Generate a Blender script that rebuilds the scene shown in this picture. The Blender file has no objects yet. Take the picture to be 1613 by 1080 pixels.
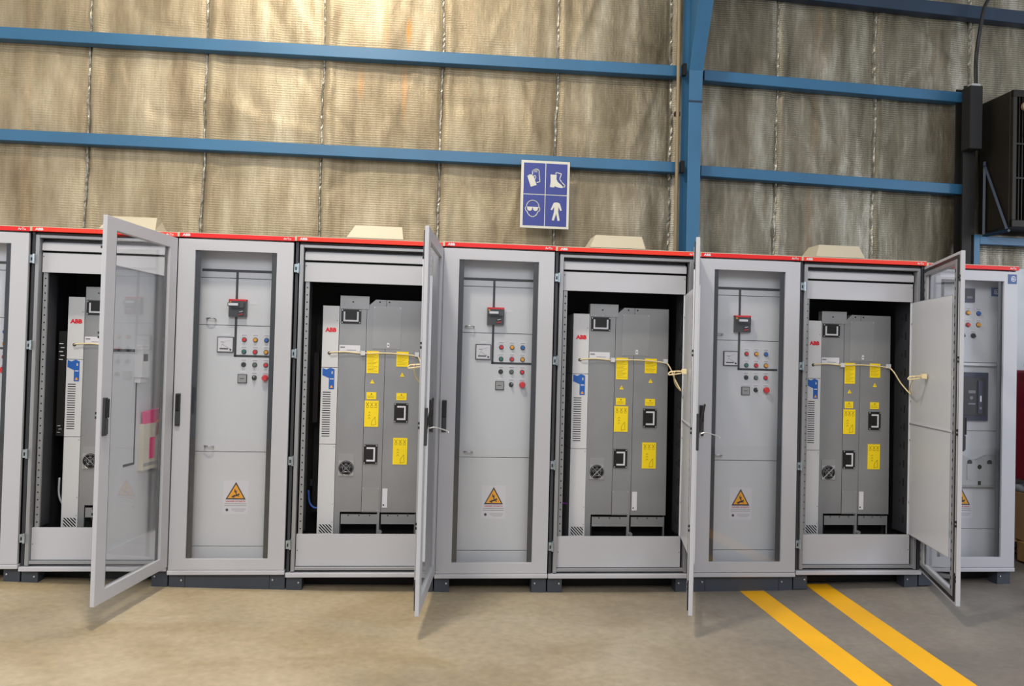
import bpy, math, random
from mathutils import Matrix, Vector, noise
random.seed(7)
S = bpy.context.scene
C = S.collection
PI = math.pi

# ------------------------------------------------------------------ camera
FPX = 1297.27
cam_d = bpy.data.cameras.new('camera'); cam = bpy.data.objects.new('camera', cam_d); C.objects.link(cam)
cam_d.sensor_fit = 'HORIZONTAL'; cam_d.sensor_width = 36.0; cam_d.lens = FPX * 36.0 / 1613.0
cam_d.clip_start = 0.05; cam_d.clip_end = 100
YAW, PIT, ROL = 0.1046, 0.0192, -0.0257
cy_, sy_, cp_, sp_, cr_, sr_ = math.cos(YAW), math.sin(YAW), math.cos(PIT), math.sin(PIT), math.cos(ROL), math.sin(ROL)
ax = Vector((cy_, -sy_, 0)); ay = Vector((sy_, cy_, 0)); az = Vector((0, 0, 1))
fwd = ay * cp_ + az * sp_
up0 = -ay * sp_ + az * cp_
right = ax * cr_ - up0 * sr_
up = ax * sr_ + up0 * cr_
M = Matrix((right, up, -fwd)).transposed().to_4x4()
M.translation = Vector((2.2594, -5.0005, 1.4091))
cam.matrix_world = M
S.camera = cam

# ------------------------------------------------------------------ world, lights, exposure
w = bpy.data.worlds.new('world'); S.world = w; w.use_nodes = True
bg = w.node_tree.nodes['Background']; bg.inputs[0].default_value = (0.92, 0.94, 1.0, 1); bg.inputs[1].default_value = 0.46

def area(name, loc, target, size, power, col, shape='SQUARE', sy=None):
    d = bpy.data.lights.new(name, 'AREA'); d.energy = power; d.color = col; d.shape = shape; d.size = size
    if sy: d.size_y = sy
    o = bpy.data.objects.new(name, d); C.objects.link(o); o.location = loc
    v = Vector(target) - Vector(loc)
    o.rotation_euler = v.to_track_quat('-Z', 'Y').to_euler()
    return o
area('front_fill', (1.8, -8.0, 5.0), (2.6, 0, 1.0), 7.0, 300, (1.0, 0.99, 0.99), 'RECTANGLE', 2.2)  # soft fill added to brighten the cabinet fronts, no window known there
area('cool_fill_right', (10.5, -3.5, 2.8), (0.5, -0.2, 1.2), 3.0, 180, (0.84, 0.90, 1.0), 'RECTANGLE', 2.5)  # unseen source, added for the cool light on right-facing door faces
area('side_fill_left', (-5.5, -4.0, 2.8), (5.0, -0.3, 1.2), 3.0, 170, (1.0, 0.98, 0.96), 'RECTANGLE', 2.5)  # fill added to brighten the left-facing swing panels, no such source known
area('hall_lamp_left', (1.6, -0.15, 4.9), (1.5, 0.9, 3.0), 0.4, 34, (1.0, 0.88, 0.70), 'DISK')
area('hall_lamp_middle', (1.4, -2.4, 5.8), (1.6, -1.2, 0), 0.6, 170, (1.0, 0.90, 0.74), 'DISK')
S.view_settings.view_transform = 'Standard'; S.view_settings.look = 'None'
S.view_settings.exposure = 0.0; S.view_settings.gamma = 1.0; S.view_settings.use_curve_mapping = False

# ------------------------------------------------------------------ materials
def lin(c):
    return tuple(((v / 255) / 12.92 if v / 255 <= 0.04045 else ((v / 255 + 0.055) / 1.055) ** 2.4) for v in c) + (1,)
MATS = {}
def mat(name, rgb, rough=0.5, metal=0.0, var=0.0, scale=8.0, bump=0.0, bscale=60.0, coat=0.0):
    if name in MATS: return MATS[name]
    m = bpy.data.materials.new(name); m.use_nodes = True; nt = m.node_tree; b = nt.nodes['Principled BSDF']
    b.inputs['Base Color'].default_value = lin(rgb); b.inputs['Roughness'].default_value = rough; b.inputs['Metallic'].default_value = metal
    if coat: b.inputs['Coat Weight'].default_value = coat
    tc = nt.nodes.new('ShaderNodeTexCoord')
    if var:
        n = nt.nodes.new('ShaderNodeTexNoise'); n.inputs['Scale'].default_value = scale; n.inputs['Detail'].default_value = 4
        nt.links.new(tc.outputs['Object'], n.inputs['Vector'])
        r = nt.nodes.new('ShaderNodeMapRange'); r.inputs['From Min'].default_value = 0.3; r.inputs['From Max'].default_value = 0.7
        r.inputs['To Min'].default_value = 1 - var; r.inputs['To Max'].default_value = 1 + var * 0.6
        nt.links.new(n.outputs['Fac'], r.inputs['Value'])
        x = nt.nodes.new('ShaderNodeVectorMath'); x.operation = 'SCALE'; x.inputs[0].default_value = lin(rgb)[:3]
        nt.links.new(r.outputs[0], x.inputs['Scale']); nt.links.new(x.outputs[0], b.inputs['Base Color'])
    if bump:
        n2 = nt.nodes.new('ShaderNodeTexNoise'); n2.inputs['Scale'].default_value = bscale; n2.inputs['Detail'].default_value = 3
        nt.links.new(tc.outputs['Object'], n2.inputs['Vector'])
        bp = nt.nodes.new('ShaderNodeBump'); bp.inputs['Strength'].default_value = bump; bp.inputs['Distance'].default_value = 0.004
        nt.links.new(n2.outputs['Fac'], bp.inputs['Height']); nt.links.new(bp.outputs[0], b.inputs['Normal'])
    MATS[name] = m; return m
PAINT = mat('light_grey_paint', (181, 182, 188), 0.42, 0, 0.02, 3, 0.05, 300)
PANEL = mat('inner_panel_paint', (203, 206, 212), 0.36, 0, 0.02, 2)
FRAME = mat('frame_grey', (150, 152, 156), 0.38, 0.35, 0.05, 5)
RED = mat('red_strip', (214, 12, 14), 0.55)
RED_LIT = mat('red_strip_lit', (226, 44, 16), 0.55)  # the same red strip where lit, the brighter light put into its colour
CREAM = mat('cream_paint', (184, 175, 152), 0.5, 0, 0.03, 5)
SLATE = mat('slate_plinth', (58, 64, 74), 0.5, 0, 0.08, 6)
INSIDE = mat('shaded_interior_sheet', (12, 12, 13), 0.6, 0.1, 0.1, 6)  # grey sheet in truth; the unlit interior's blackness is put into its colour
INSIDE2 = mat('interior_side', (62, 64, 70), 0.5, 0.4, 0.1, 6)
GALV = mat('galvanised_steel', (148, 150, 153), 0.42, 0.45, 0.10, 3.5)
GALV2 = mat('galvanised_bright', (154, 156, 159), 0.4, 0.4, 0.08, 3)
ZINC = mat('zinc_hinge', (176, 190, 198), 0.3, 0.8, 0.2, 60)
BLACK = mat('black_plastic', (14, 14, 16), 0.4)
HOLE = mat('hole_black', (8, 8, 9), 0.8)
DARK = mat('dark_grey_plastic', (52, 54, 58), 0.4)
BAND = mat('glass_border_print', (48, 52, 58), 0.3)
LINE = mat('mimic_line_black', (28, 28, 34), 0.5)
WHITE = mat('white_plastic', (206, 207, 210), 0.4)
PAPER = mat('white_paper', (212, 212, 220), 0.6)
GREYP = mat('grey_plastic', (150, 151, 152), 0.4)
LOGO = mat('logo_red', (214, 24, 44), 0.4)
YEL = mat('yellow_label', (246, 216, 10), 0.5)
INK = mat('label_ink', (96, 84, 10), 0.6)
TXT = mat('print_grey', (120, 120, 130), 0.6)
SIGNTXT = mat('print_red', (190, 50, 70), 0.6)
AMBERL = mat('warning_amber', (240, 166, 14), 0.5)
NAVY = mat('navy_print', (40, 34, 60), 0.5)
BLUEL = mat('blue_label', (28, 92, 176), 0.4)
B_RED = mat('button_red', (214, 24, 36), 0.25)
B_AMB = mat('button_amber', (232, 160, 20), 0.25)
B_BLU = mat('button_blue', (26, 96, 180), 0.25)
B_GRN = mat('button_green', (40, 110, 100), 0.25)
B_GGR = mat('button_grey_green', (84, 104, 92), 0.3)
BEAM = mat('blue_steel_paint', (42, 94, 130), 0.45, 0.0, 0.12, 2.2, 0.1, 30)
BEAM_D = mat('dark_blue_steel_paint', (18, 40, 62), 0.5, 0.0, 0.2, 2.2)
RUSTY_SHADED = mat('rusty_shaded_steel', (24, 22, 20), 0.6, 0.3, 0.3, 5)  # rusty brackets, and the second column with its shade put into the colour
PIPE = mat('pipe_beige', (128, 112, 84), 0.5)
CABLE = mat('cable_cream', (232, 214, 168), 0.45)
BCAB = mat('cable_black', (14, 14, 15), 0.5)
BLCAB = mat('cable_blue', (60, 100, 190), 0.4)
PUCAB = mat('cable_purple', (150, 60, 170), 0.4)
WCAB = mat('cable_white', (180, 180, 190), 0.4)
WIRE = mat('wire_steel', (190, 192, 196), 0.3, 0.8)
SIGNB = mat('sign_blue', (36, 50, 124), 0.45)
SIGNW = mat('sign_white', (192, 190, 178), 0.5)
LANE = mat('lane_yellow', (250, 184, 20), 0.55, 0, 0.04, 5)
PINK = mat('pink_paper', (226, 60, 130), 0.6)
ORANGEP = mat('orange_paper', (240, 120, 30), 0.6)
KHAKI = mat('beige_plastic', (206, 200, 184), 0.5)
ACB = mat('cooler_housing', (28, 23, 14), 0.6, 0.2, 0.25, 4)
ACG = mat('cooler_grille', (24, 20, 16), 0.5, 0.5)
WOOD = mat('pallet_wood', (176, 134, 84), 0.7, 0, 0.15, 12)
CARD = mat('cardboard', (178, 140, 96), 0.8, 0, 0.08, 6)
SHEET = mat('pale_plastic_sheet', (170, 176, 180), 0.4, 0, 0.1, 6)
REDM = mat('machine_red', (150, 20, 40), 0.4)
MOULD = mat('moulded_grey', (168, 170, 172), 0.45)
NBLUE = mat('breaker_navy', (30, 38, 66), 0.4)
LOGOB = mat('logo_blue', (30, 70, 130), 0.4)
SEAMF = mat('foil_tape', (150, 147, 136), 0.38, 0.7, 0.45, 30, 0.8, 80)
FANG = mat('fan_grey', (74, 76, 80), 0.4)
AMBERIN = mat('brass_yellow', (210, 170, 40), 0.4)

def glass_mat():
    m = bpy.data.materials.new('clear_glass'); m.use_nodes = True; nt = m.node_tree; nt.nodes.clear()
    o = nt.nodes.new('ShaderNodeOutputMaterial'); mx = nt.nodes.new('ShaderNodeMixShader'); f = nt.nodes.new('ShaderNodeFresnel')
    t = nt.nodes.new('ShaderNodeBsdfTransparent'); g = nt.nodes.new('ShaderNodeBsdfGlossy')
    ge = nt.nodes.new('ShaderNodeNewGeometry'); mr = nt.nodes.new('ShaderNodeMapRange')      # thin pane: same Fresnel curve from both faces
    mr.inputs['To Min'].default_value = 1.5; mr.inputs['To Max'].default_value = 1 / 1.5
    nt.links.new(ge.outputs['Backfacing'], mr.inputs['Value']); nt.links.new(mr.outputs[0], f.inputs['IOR']); t.inputs[0].default_value = (0.99, 0.993, 0.995, 1); g.inputs['Roughness'].default_value = 0.02
    nt.links.new(f.outputs[0], mx.inputs[0]); nt.links.new(t.outputs[0], mx.inputs[1]); nt.links.new(g.outputs[0], mx.inputs[2]); nt.links.new(mx.outputs[0], o.inputs[0])
    return m
GLASS = glass_mat()

# ------------------------------------------------------------------ mesh helpers
class MB:
    def __init__(s): s.v = []; s.f = []; s.m = []; s.mats = []
    def mi(s, m):
        if m not in s.mats: s.mats.append(m)
        return s.mats.index(m)
    def add(s, vs, fs, m):
        b = len(s.v); s.v += [tuple(p) for p in vs]; k = s.mi(m)
        for f in fs: s.f.append([b + i for i in f]); s.m.append(k)
        return s
    def box(s, x0, x1, y0, y1, z0, z1, m):
        vs = [(x0, y0, z0), (x1, y0, z0), (x1, y1, z0), (x0, y1, z0), (x0, y0, z1), (x1, y0, z1), (x1, y1, z1), (x0, y1, z1)]
        return s.add(vs, [(0, 3, 2, 1), (4, 5, 6, 7), (0, 1, 5, 4), (1, 2, 6, 5), (2, 3, 7, 6), (3, 0, 4, 7)], m)
    def prism(s, pts, y0, y1, m):          # polygon in x,z (counter-clockwise seen from -y), extruded y0..y1
        a = sum(pts[i][0] * pts[(i + 1) % len(pts)][1] - pts[(i + 1) % len(pts)][0] * pts[i][1] for i in range(len(pts)))
        if a < 0: pts = pts[::-1]
        n = len(pts); vs = [(x, y0, z) for x, z in pts] + [(x, y1, z) for x, z in pts]
        fs = [tuple(range(n)), tuple(range(2 * n - 1, n - 1, -1))] + [(i, i + n, (i + 1) % n + n, (i + 1) % n) for i in range(n)]
        return s.add(vs, fs, m)
    def disc(s, cx, cz, r, y0, y1, m, n=16, r2=None):   # cylinder along y
        r2 = r if r2 is None else r2
        vs = [(cx + r * math.cos(2 * PI * i / n), y0, cz + r * math.sin(2 * PI * i / n)) for i in range(n)] + \
             [(cx + r2 * math.cos(2 * PI * i / n), y1, cz + r2 * math.sin(2 * PI * i / n)) for i in range(n)]
        fs = [tuple(range(n)), tuple(range(2 * n - 1, n - 1, -1))] + [(i, i + n, (i + 1) % n + n, (i + 1) % n) for i in range(n)]
        return s.add(vs, fs, m)
    def tube(s, pts, r, m, n=8):
        P = [Vector(p) for p in pts]; rings = []
        for i, p in enumerate(P):
            d = (P[min(i + 1, len(P) - 1)] - P[max(i - 1, 0)]).normalized()
            a = d.cross(Vector((0, 0, 1)));
            if a.length < 0.1: a = d.cross(Vector((0, 1, 0)))
            a.normalize(); b = d.cross(a)
            rings.append([p + a * r * math.cos(2 * PI * k / n) + b * r * math.sin(2 * PI * k / n) for k in range(n)])
        vs = [v for q in rings for v in q]; fs = []
        for i in range(len(P) - 1):
            for k in range(n): fs.append((i * n + k, i * n + (k + 1) % n, (i + 1) * n + (k + 1) % n, (i + 1) * n + k))
        fs.append(tuple(range(n - 1, -1, -1))); fs.append(tuple((len(P) - 1) * n + k for k in range(n)))
        return s.add(vs, fs, m)
    def stroke(s, pts, wd, y0, y1, m, closed=False):    # flat line of width wd in the x,z plane
        n = len(pts)
        for i in range(n if closed else n - 1):
            a = Vector(pts[i]); b = Vector(pts[(i + 1) % n]); d = (b - a).normalized() * wd / 2; q = Vector((-d.y, d.x))
            a2 = a - d * .6; b2 = b + d * .6
            s.prism([tuple(a2 - q), tuple(b2 - q), tuple(b2 + q), tuple(a2 + q)], y0, y1, m)
        return s
    def build(s, name, parent=None, bevel=0, loc=None, smooth=False):
        me = bpy.data.meshes.new(name); me.from_pydata(s.v, [], s.f)
        for m in s.mats: me.materials.append(m)
        me.polygons.foreach_set('material_index', s.m)
        if smooth: me.polygons.foreach_set('use_smooth', [True] * len(s.f))
        me.update()
        o = bpy.data.objects.new(name, me); C.objects.link(o)
        if parent: o.parent = parent
        if loc: o.location = loc
        if bevel:
            b = o.modifiers.new('bevel', 'BEVEL'); b.width = bevel; b.segments = 2; b.limit_method = 'ANGLE'; b.angle_limit = 0.7
        return o
def catmull(pts, n=8):
    P = [Vector(p) for p in pts]; P = [P[0] * 2 - P[1]] + P + [P[-1] * 2 - P[-2]]; out = []
    for i in range(1, len(P) - 2):
        for k in range(n):
            t = k / n
            out.append(0.5 * ((2 * P[i]) + (P[i + 1] - P[i - 1]) * t + (2 * P[i - 1] - 5 * P[i] + 4 * P[i + 1] - P[i + 2]) * t * t + (3 * P[i] - P[i - 1] - 3 * P[i + 1] + P[i + 2]) * t ** 3))
    out.append(P[-2]); return out
def text(mb, body, x, y, z, size, m, align='LEFT', bold=0.0, sx=1.0, flip=False):
    """lettering on a surface that faces -y (thin raised print)"""
    cu = bpy.data.curves.new('t', 'FONT'); cu.body = body; cu.size = size; cu.extrude = 0.0004; cu.offset = bold * size; cu.align_x = align; cu.resolution_u = 2
    o = bpy.data.objects.new('t', cu); C.objects.link(o)
    dg = bpy.context.evaluated_depsgraph_get(); me = bpy.data.meshes.new_from_object(o.evaluated_get(dg))
    vs = [(x + v.co.x * sx, y - v.co.z, z + v.co.y) for v in me.vertices]
    mb.add(vs, [tuple(p.vertices) for p in me.polygons], m)
    bpy.data.objects.remove(o); bpy.data.curves.remove(cu); bpy.data.meshes.remove(me)
def tag(o, label=None, cat=None, group=None, kind=None):
    if label: o['label'] = label
    if cat: o['category'] = cat
    if group: o['group'] = group
    if kind: o['kind'] = kind
    return o
def empty(name, loc, label, cat, group=None, scale=(1, 1, 1)):
    o = bpy.data.objects.new(name, None); C.objects.link(o); o.location = loc; o.scale = scale; o.empty_display_size = 0.1
    return tag(o, label, cat, group)

# ------------------------------------------------------------------ setting: floor
def floor_z(x):
    x = max(-0.9, min(7.6, x)); return 0.0063 * (x - 3.4) ** 2 - 0.0145
def floor_mat():
    m = bpy.data.materials.new('concrete_floor'); m.use_nodes = True; nt = m.node_tree; L = nt.links; b = nt.nodes['Principled BSDF']
    tc = nt.nodes.new('ShaderNodeTexCoord')
    def nz(scale, det, seed=(0, 0, 0), st=(1, 1, 1), dist=0):
        mp = nt.nodes.new('ShaderNodeMapping'); mp.inputs['Location'].default_value = seed; mp.inputs['Scale'].default_value = st
        L.new(tc.outputs['Object'], mp.inputs['Vector'])
        n = nt.nodes.new('ShaderNodeTexNoise'); n.inputs['Scale'].default_value = scale; n.inputs['Detail'].default_value = det; n.inputs['Distortion'].default_value = dist
        L.new(mp.outputs[0], n.inputs['Vector']); return n.outputs['Fac']
    def ramp(fac, stops):
        r = nt.nodes.new('ShaderNodeValToRGB'); L.new(fac, r.inputs[0]); e = r.color_ramp.elements
        while len(e) < len(stops): e.new(0.5)
        for q, (p, c) in zip(e, stops): q.position = p; q.color = c
        return r.outputs[0]
    base = ramp(nz(0.9, 8, (3, 1, 0)), [(0.3, lin((146, 132, 108))), (0.5, lin((178, 162, 134))), (0.68, lin((192, 178, 152)))])
    st = ramp(nz(1.6, 5, (11, 4, 0), (1, 1.6, 1), 0.6), [(0.46, (0, 0, 0, 1)), (0.62, (1, 1, 1, 1))])
    mx = nt.nodes.new('ShaderNodeMix'); mx.data_type = 'RGBA'; mx.inputs[7].default_value = lin((146, 126, 82))
    m1 = nt.nodes.new('ShaderNodeMath'); m1.operation = 'MULTIPLY'; m1.inputs[1].default_value = 0.38; L.new(st, m1.inputs[0]); L.new(m1.outputs[0], mx.inputs[0]); L.new(base, mx.inputs[6])
    # dimmer, more neutral light of the right-hand bay, put into the concrete colour
    sx = nt.nodes.new('ShaderNodeSeparateXYZ'); L.new(tc.outputs['Object'], sx.inputs[0])
    mr = nt.nodes.new('ShaderNodeMapRange'); mr.inputs['From Min'].default_value = 2.2; mr.inputs['From Max'].default_value = 4.6; L.new(sx.outputs[0], mr.inputs[0])
    mg = nt.nodes.new('ShaderNodeMix'); mg.data_type = 'RGBA'; L.new(mr.outputs[0], mg.inputs[0]); L.new(mx.outputs[2], mg.inputs[6])
    gray = ramp(nz(1.1, 8, (8, 2, 0)), [(0.3, lin((112, 106, 100))), (0.55, lin((136, 129, 120))), (0.72, lin((150, 143, 132)))]); L.new(gray, mg.inputs[7])
    fine = ramp(nz(26, 6, (0, 0, 0), (1, 1, 1)), [(0.3, (0.86, 0.86, 0.86, 1)), (0.7, (1.06, 1.06, 1.06, 1))])
    mu = nt.nodes.new('ShaderNodeMix'); mu.data_type = 'RGBA'; mu.blend_type = 'MULTIPLY'; mu.inputs[0].default_value = 1; L.new(mg.outputs[2], mu.inputs[6]); L.new(fine, mu.inputs[7])
    L.new(mu.outputs[2], b.inputs['Base Color'])
    rr = nt.nodes.new('ShaderNodeMapRange'); rr.inputs['To Min'].default_value = 0.38; rr.inputs['To Max'].default_value = 0.62; L.new(nz(3, 5, (5, 5, 0)), rr.inputs[0]); L.new(rr.outputs[0], b.inputs['Roughness'])
    bp = nt.nodes.new('ShaderNodeBump'); bp.inputs['Strength'].default_value = 0.12; bp.inputs['Distance'].default_value = 0.01; L.new(nz(7, 8), bp.inputs['Height']); L.new(bp.outputs[0], b.inputs['Normal'])
    return m
f = MB(); FM = floor_mat(); xs = [-8 + i * 0.25 for i in range(81)]; ys = [-8, -4, -2, 0, 0.95]
vs = [(x, y, floor_z(x)) for y in ys for x in xs]; n = len(xs)
f.add(vs, [(j * n + i, j * n + i + 1, (j + 1) * n + i + 1, (j + 1) * n + i) for j in range(len(ys) - 1) for i in range(n - 1)], FM)
fl = f.build('floor', smooth=True); fl['kind'] = 'structure'

def lane(xa, xb, ya, xc, xd, yc, label):
    mb = MB(); N = 14; vs = []
    for k in range(N + 1):
        t = k / N; y = ya + (yc - ya) * t
        for x in (xa + (xc - xa) * t, xb + (xd - xb) * t): vs.append((x, y, floor_z(x) + 0.0015))
    for k in range(N + 1):
        t = k / N; y = ya + (yc - ya) * t
        for x in (xa + (xc - xa) * t, xb + (xd - xb) * t): vs.append((x, y, floor_z(x) - 0.002))
    fs = []; o2 = 2 * (N + 1)
    for k in range(N):
        a = 2 * k; fs.append((a, a + 2, a + 3, a + 1)); fs.append((a, a + o2, a + 2 + o2, a + 2)); fs.append((a + 1, a + 3, a + 3 + o2, a + 1 + o2))
    mb.add(vs, fs, LANE); return tag(mb.build('floor_line'), label, 'floor marking')
lane(4.262, 4.418, 0.03, 4.155, 4.309, -4.0, 'yellow painted floor line, the left one of the two, starting under a closed cabinet')
lane(4.748, 4.900, 0.14, 4.385, 4.555, -4.0, 'yellow painted floor line, the right one of the two, running out from under an open cabinet')

# ------------------------------------------------------------------ setting: insulated wall
WY = 0.943
SEAMS = [-2.6, -1.75, -0.93, -0.10, 0.68, 1.485, 2.325, 3.165, 4.02, 4.845, 5.62, 6.39, 7.2, 8.0, 8.8]
PZ = [0.0, 1.35, 2.83, 3.54, 4.16, 5.6]
def seam_x(i, z):
    x = SEAMS[i]; return x + 0.012 * noise.noise(Vector((i * 3.1, z * 2.2, 0.5))) + 0.006 * noise.noise(Vector((i * 3.1, z * 9, 4.5)))
CREASES = [(4.93, 3.50, 4.98, 3.20, .012), (4.98, 3.20, 5.16, 2.88, .012), (5.06, 3.46, 5.18, 3.22, .016), (5.18, 3.22, 5.52, 2.86, .016), (4.42, 3.36, 4.72, 2.92, .010), (5.86, 4.10, 6.20, 3.80, .012), (6.20, 3.80, 6.24, 3.50, .014), (5.35, 4.10, 5.28, 3.70, .010),
           (0.10, 3.42, 0.16, 3.18, .010), (0.16, 3.18, 0.30, 3.10, .010), (0.30, 3.10, 0.31, 2.90, .008), (0.72, 3.20, 1.00, 3.08, .010), (1.00, 3.08, 1.45, 2.98, .010), (-0.70, 3.30, -0.35, 3.00, .012), (2.9, 3.45, 3.06, 2.95, .010), (3.9, 3.42, 3.75, 3.0, .010), (3.45, 4.1, 3.30, 3.70, .012), (1.1, 4.2, 1.4, 3.7, .012), (2.45, 2.75, 2.7, 2.35, .008)]
def wall_y(x, z):
    """relief of the insulation blanket, towards the room is negative"""
    d = min(abs(x - seam_x(i, z)) for i in range(len(SEAMS)))
    lo = max(p for p in PZ if p <= z + 1e-6); hi = min([p for p in PZ if p > z + 1e-6] + [5.7]); t = (z - lo) / max(hi - lo, 1e-3)
    bul = math.sin(PI * t) ** 0.7 * 0.012
    y = -bul * min(1, d / 0.16) ** 0.7
    y += -0.010 * noise.noise(Vector((x * 3.3, z * 0.45, 1.0))) - 0.004 * noise.noise(Vector((x * 10, z * 0.8, 7.0)))
    fold = noise.noise(Vector((x * 1.4 + z * 0.9, z * 0.9 - x * 0.5, 3.0)))
    y += 0.009 * (1 - min(1, abs(fold) * 11)) - 0.006 * (1 - min(1, abs(noise.noise(Vector((x * 2.6 - z * 0.5, z * 0.55, 9.0)))) * 8))
    for (ca, cb, cc, cd_, am) in CREASES:
        if not (min(ca, cc) - 0.25 < x < max(ca, cc) + 0.25 and min(cb, cd_) - 0.1 < z < max(cb, cd_) + 0.1): continue
        dx, dz = cc - ca, cd_ - cb; L2 = dx * dx + dz * dz; t2 = ((x - ca) * dx + (z - cb) * dz) / L2
        fade = max(0.0, min(1.0, (t2 + 0.15) * 5)) * max(0.0, min(1.0, (1.15 - t2) * 5)); sd = ((x - ca) * dz - (z - cb) * dx) / math.sqrt(L2)
        y += -am * fade * (math.exp(-sd / 0.09) if sd > 0 else math.exp(sd / 0.012))
    ds = min(((x - seam_x(i, z)) for i in range(len(SEAMS))), key=abs)
    if ds > 0: y += -0.014 * math.exp(-((ds - 0.045) / 0.035) ** 2)
    y += 0.016 * max(0, 1 - d / 0.02)
    return WY + y * 1.0 - 0.004
def wall_mat():
    m = bpy.data.materials.new('foil_insulation'); m.use_nodes = True; nt = m.node_tree; L = nt.links; b = nt.nodes['Principled BSDF']
    tc = nt.nodes.new('ShaderNodeTexCoord')
    def mp(st, loc=(0, 0, 0)):
        q = nt.nodes.new('ShaderNodeMapping'); q.inputs['Scale'].default_value = st; q.inputs['Location'].default_value = loc; L.new(tc.outputs['Object'], q.inputs['Vector']); return q.outputs[0]
    def nz(vec, scale, det=5, rough=0.6):
        n = nt.nodes.new('ShaderNodeTexNoise'); n.inputs['Scale'].default_value = scale; n.inputs['Detail'].default_value = det; n.inputs['Roughness'].default_value = rough; L.new(vec, n.inputs['Vector']); return n.outputs['Fac']
    def ramp(fac, stops):
        r = nt.nodes.new('ShaderNodeValToRGB'); L.new(fac, r.inputs[0]); e = r.color_ramp.elements
        while len(e) < len(stops): e.new(0.5)
        for q, (p, c) in zip(e, stops): q.position = p; q.color = c
        return r.outputs[0]
    def mixc(a, bb, fac=None, mode='MIX', f=1.0):
        x = nt.nodes.new('ShaderNodeMix'); x.data_type = 'RGBA'; x.blend_type = mode; x.inputs[0].default_value = f
        if fac is not None: L.new(fac, x.inputs[0])
        for s_, v in ((6, a), (7, bb)):
            if isinstance(v, tuple): x.inputs[s_].default_value = v
            else: L.new(v, x.inputs[s_])
        return x.outputs[2]
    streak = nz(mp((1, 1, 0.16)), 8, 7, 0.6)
    lit_warm = ramp(streak, [(0.30, lin((126, 110, 84))), (0.5, lin((156, 142, 114))), (0.70, lin((180, 168, 142)))])
    dim_cool = ramp(streak, [(0.30, lin((86, 80, 66))), (0.5, lin((122, 116, 101))), (0.70, lin((166, 163, 152)))])
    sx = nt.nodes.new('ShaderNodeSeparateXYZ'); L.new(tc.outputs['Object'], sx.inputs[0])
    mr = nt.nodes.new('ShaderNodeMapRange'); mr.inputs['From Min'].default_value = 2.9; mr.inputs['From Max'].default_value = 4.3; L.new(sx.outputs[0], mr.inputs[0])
    col = mixc(lit_warm, dim_cool, mr.outputs[0])  # weaker, cooler light of the right bay put into the blanket colour
    # soft dirt blotches and rust runs
    blot = ramp(nz(mp((1, 1, 0.7), (4, 0, 2)), 1.5, 5), [(0.38, (0.66, 0.64, 0.58, 1)), (0.6, (1, 1, 1, 1))])
    col = mixc(col, blot, None, 'MULTIPLY', 0.8)
    run = ramp(nz(mp((1, 1, 0.04), (9, 0, 5)), 5, 3), [(0.62, (0, 0, 0, 1)), (0.74, (1, 1, 1, 1))])
    ra = nt.nodes.new('ShaderNodeMath'); ra.operation = 'MULTIPLY'; ra.inputs[1].default_value = 0.28; L.new(run, ra.inputs[0])
    col = mixc(col, lin((140, 104, 60)), ra.outputs[0])
    # a rust mark on the upper sheet
    def spot(cx, cz, rx, rz):
        q = nt.nodes.new('ShaderNodeMapping'); q.inputs['Location'].default_value = (-cx / rx, 0, -cz / rz); q.inputs['Scale'].default_value = (1 / rx, 0, 1 / rz); L.new(tc.outputs['Object'], q.inputs['Vector'])
        g = nt.nodes.new('ShaderNodeVectorMath'); g.operation = 'LENGTH'; L.new(q.outputs[0], g.inputs[0])
        r = nt.nodes.new('ShaderNodeMapRange'); r.inputs['From Min'].default_value = 1; r.inputs['From Max'].default_value = 0.2; L.new(g.outputs['Value'], r.inputs[0]); return r.outputs[0]
    for (cx, cz, rx, rz) in ((2.08, 3.74, 0.025, 0.12), (1.92, 3.78, 0.03, 0.2), (2.06, 3.30, 0.03, 0.25), (1.75, 3.35, 0.03, 0.16)):
        a = nt.nodes.new('ShaderNodeMath'); a.operation = 'MULTIPLY'; a.inputs[1].default_value = 0.75 if rz < 0.15 else 0.3; L.new(spot(cx, cz, rx, rz), a.inputs[0])
        col = mixc(col, lin((196, 124, 30)), a.outputs[0])
    # woven mesh of the facing
    def wave(direction, scale):
        x = nt.nodes.new('ShaderNodeTexWave'); x.bands_direction = direction; x.inputs['Scale'].default_value = scale; x.inputs['Distortion'].default_value = 2.2; x.inputs['Detail'].default_value = 2; x.inputs['Detail Scale'].default_value = 3
        L.new(tc.outputs['Object'], x.inputs['Vector']); return x.outputs['Fac']
    wz = wave('Z', 19); wx = wave('X', 15)
    wxs = nt.nodes.new('ShaderNodeMath'); wxs.operation = 'MULTIPLY'; wxs.inputs[1].default_value = 0.45; L.new(wx, wxs.inputs[0])
    mm = nt.nodes.new('ShaderNodeMath'); mm.operation = 'MAXIMUM'; L.new(wz, mm.inputs[0]); L.new(wxs.outputs[0], mm.inputs[1])
    patch = nz(mp((1, 1, 1), (1, 0, 1)), 3.5, 3)
    pr = nt.nodes.new('ShaderNodeMapRange'); pr.inputs['From Min'].default_value = 0.35; pr.inputs['From Max'].default_value = 0.6; pr.inputs['To Min'].default_value = 0.15; L.new(patch, pr.inputs[0])
    wv = ramp(mm.outputs[0], [(0.15, (0.80, 0.79, 0.77, 1)), (0.7, (1.04, 1.04, 1.03, 1))])
    col = mixc(col, wv, pr.outputs[0], 'MULTIPLY')
    L.new(col, b.inputs['Base Color']); mt_ = nt.nodes.new('ShaderNodeMapRange'); mt_.inputs['To Min'].default_value = 0.22; mt_.inputs['To Max'].default_value = 0.55; L.new(mr.outputs[0], mt_.inputs[0]); L.new(mt_.outputs[0], b.inputs['Metallic'])
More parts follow.
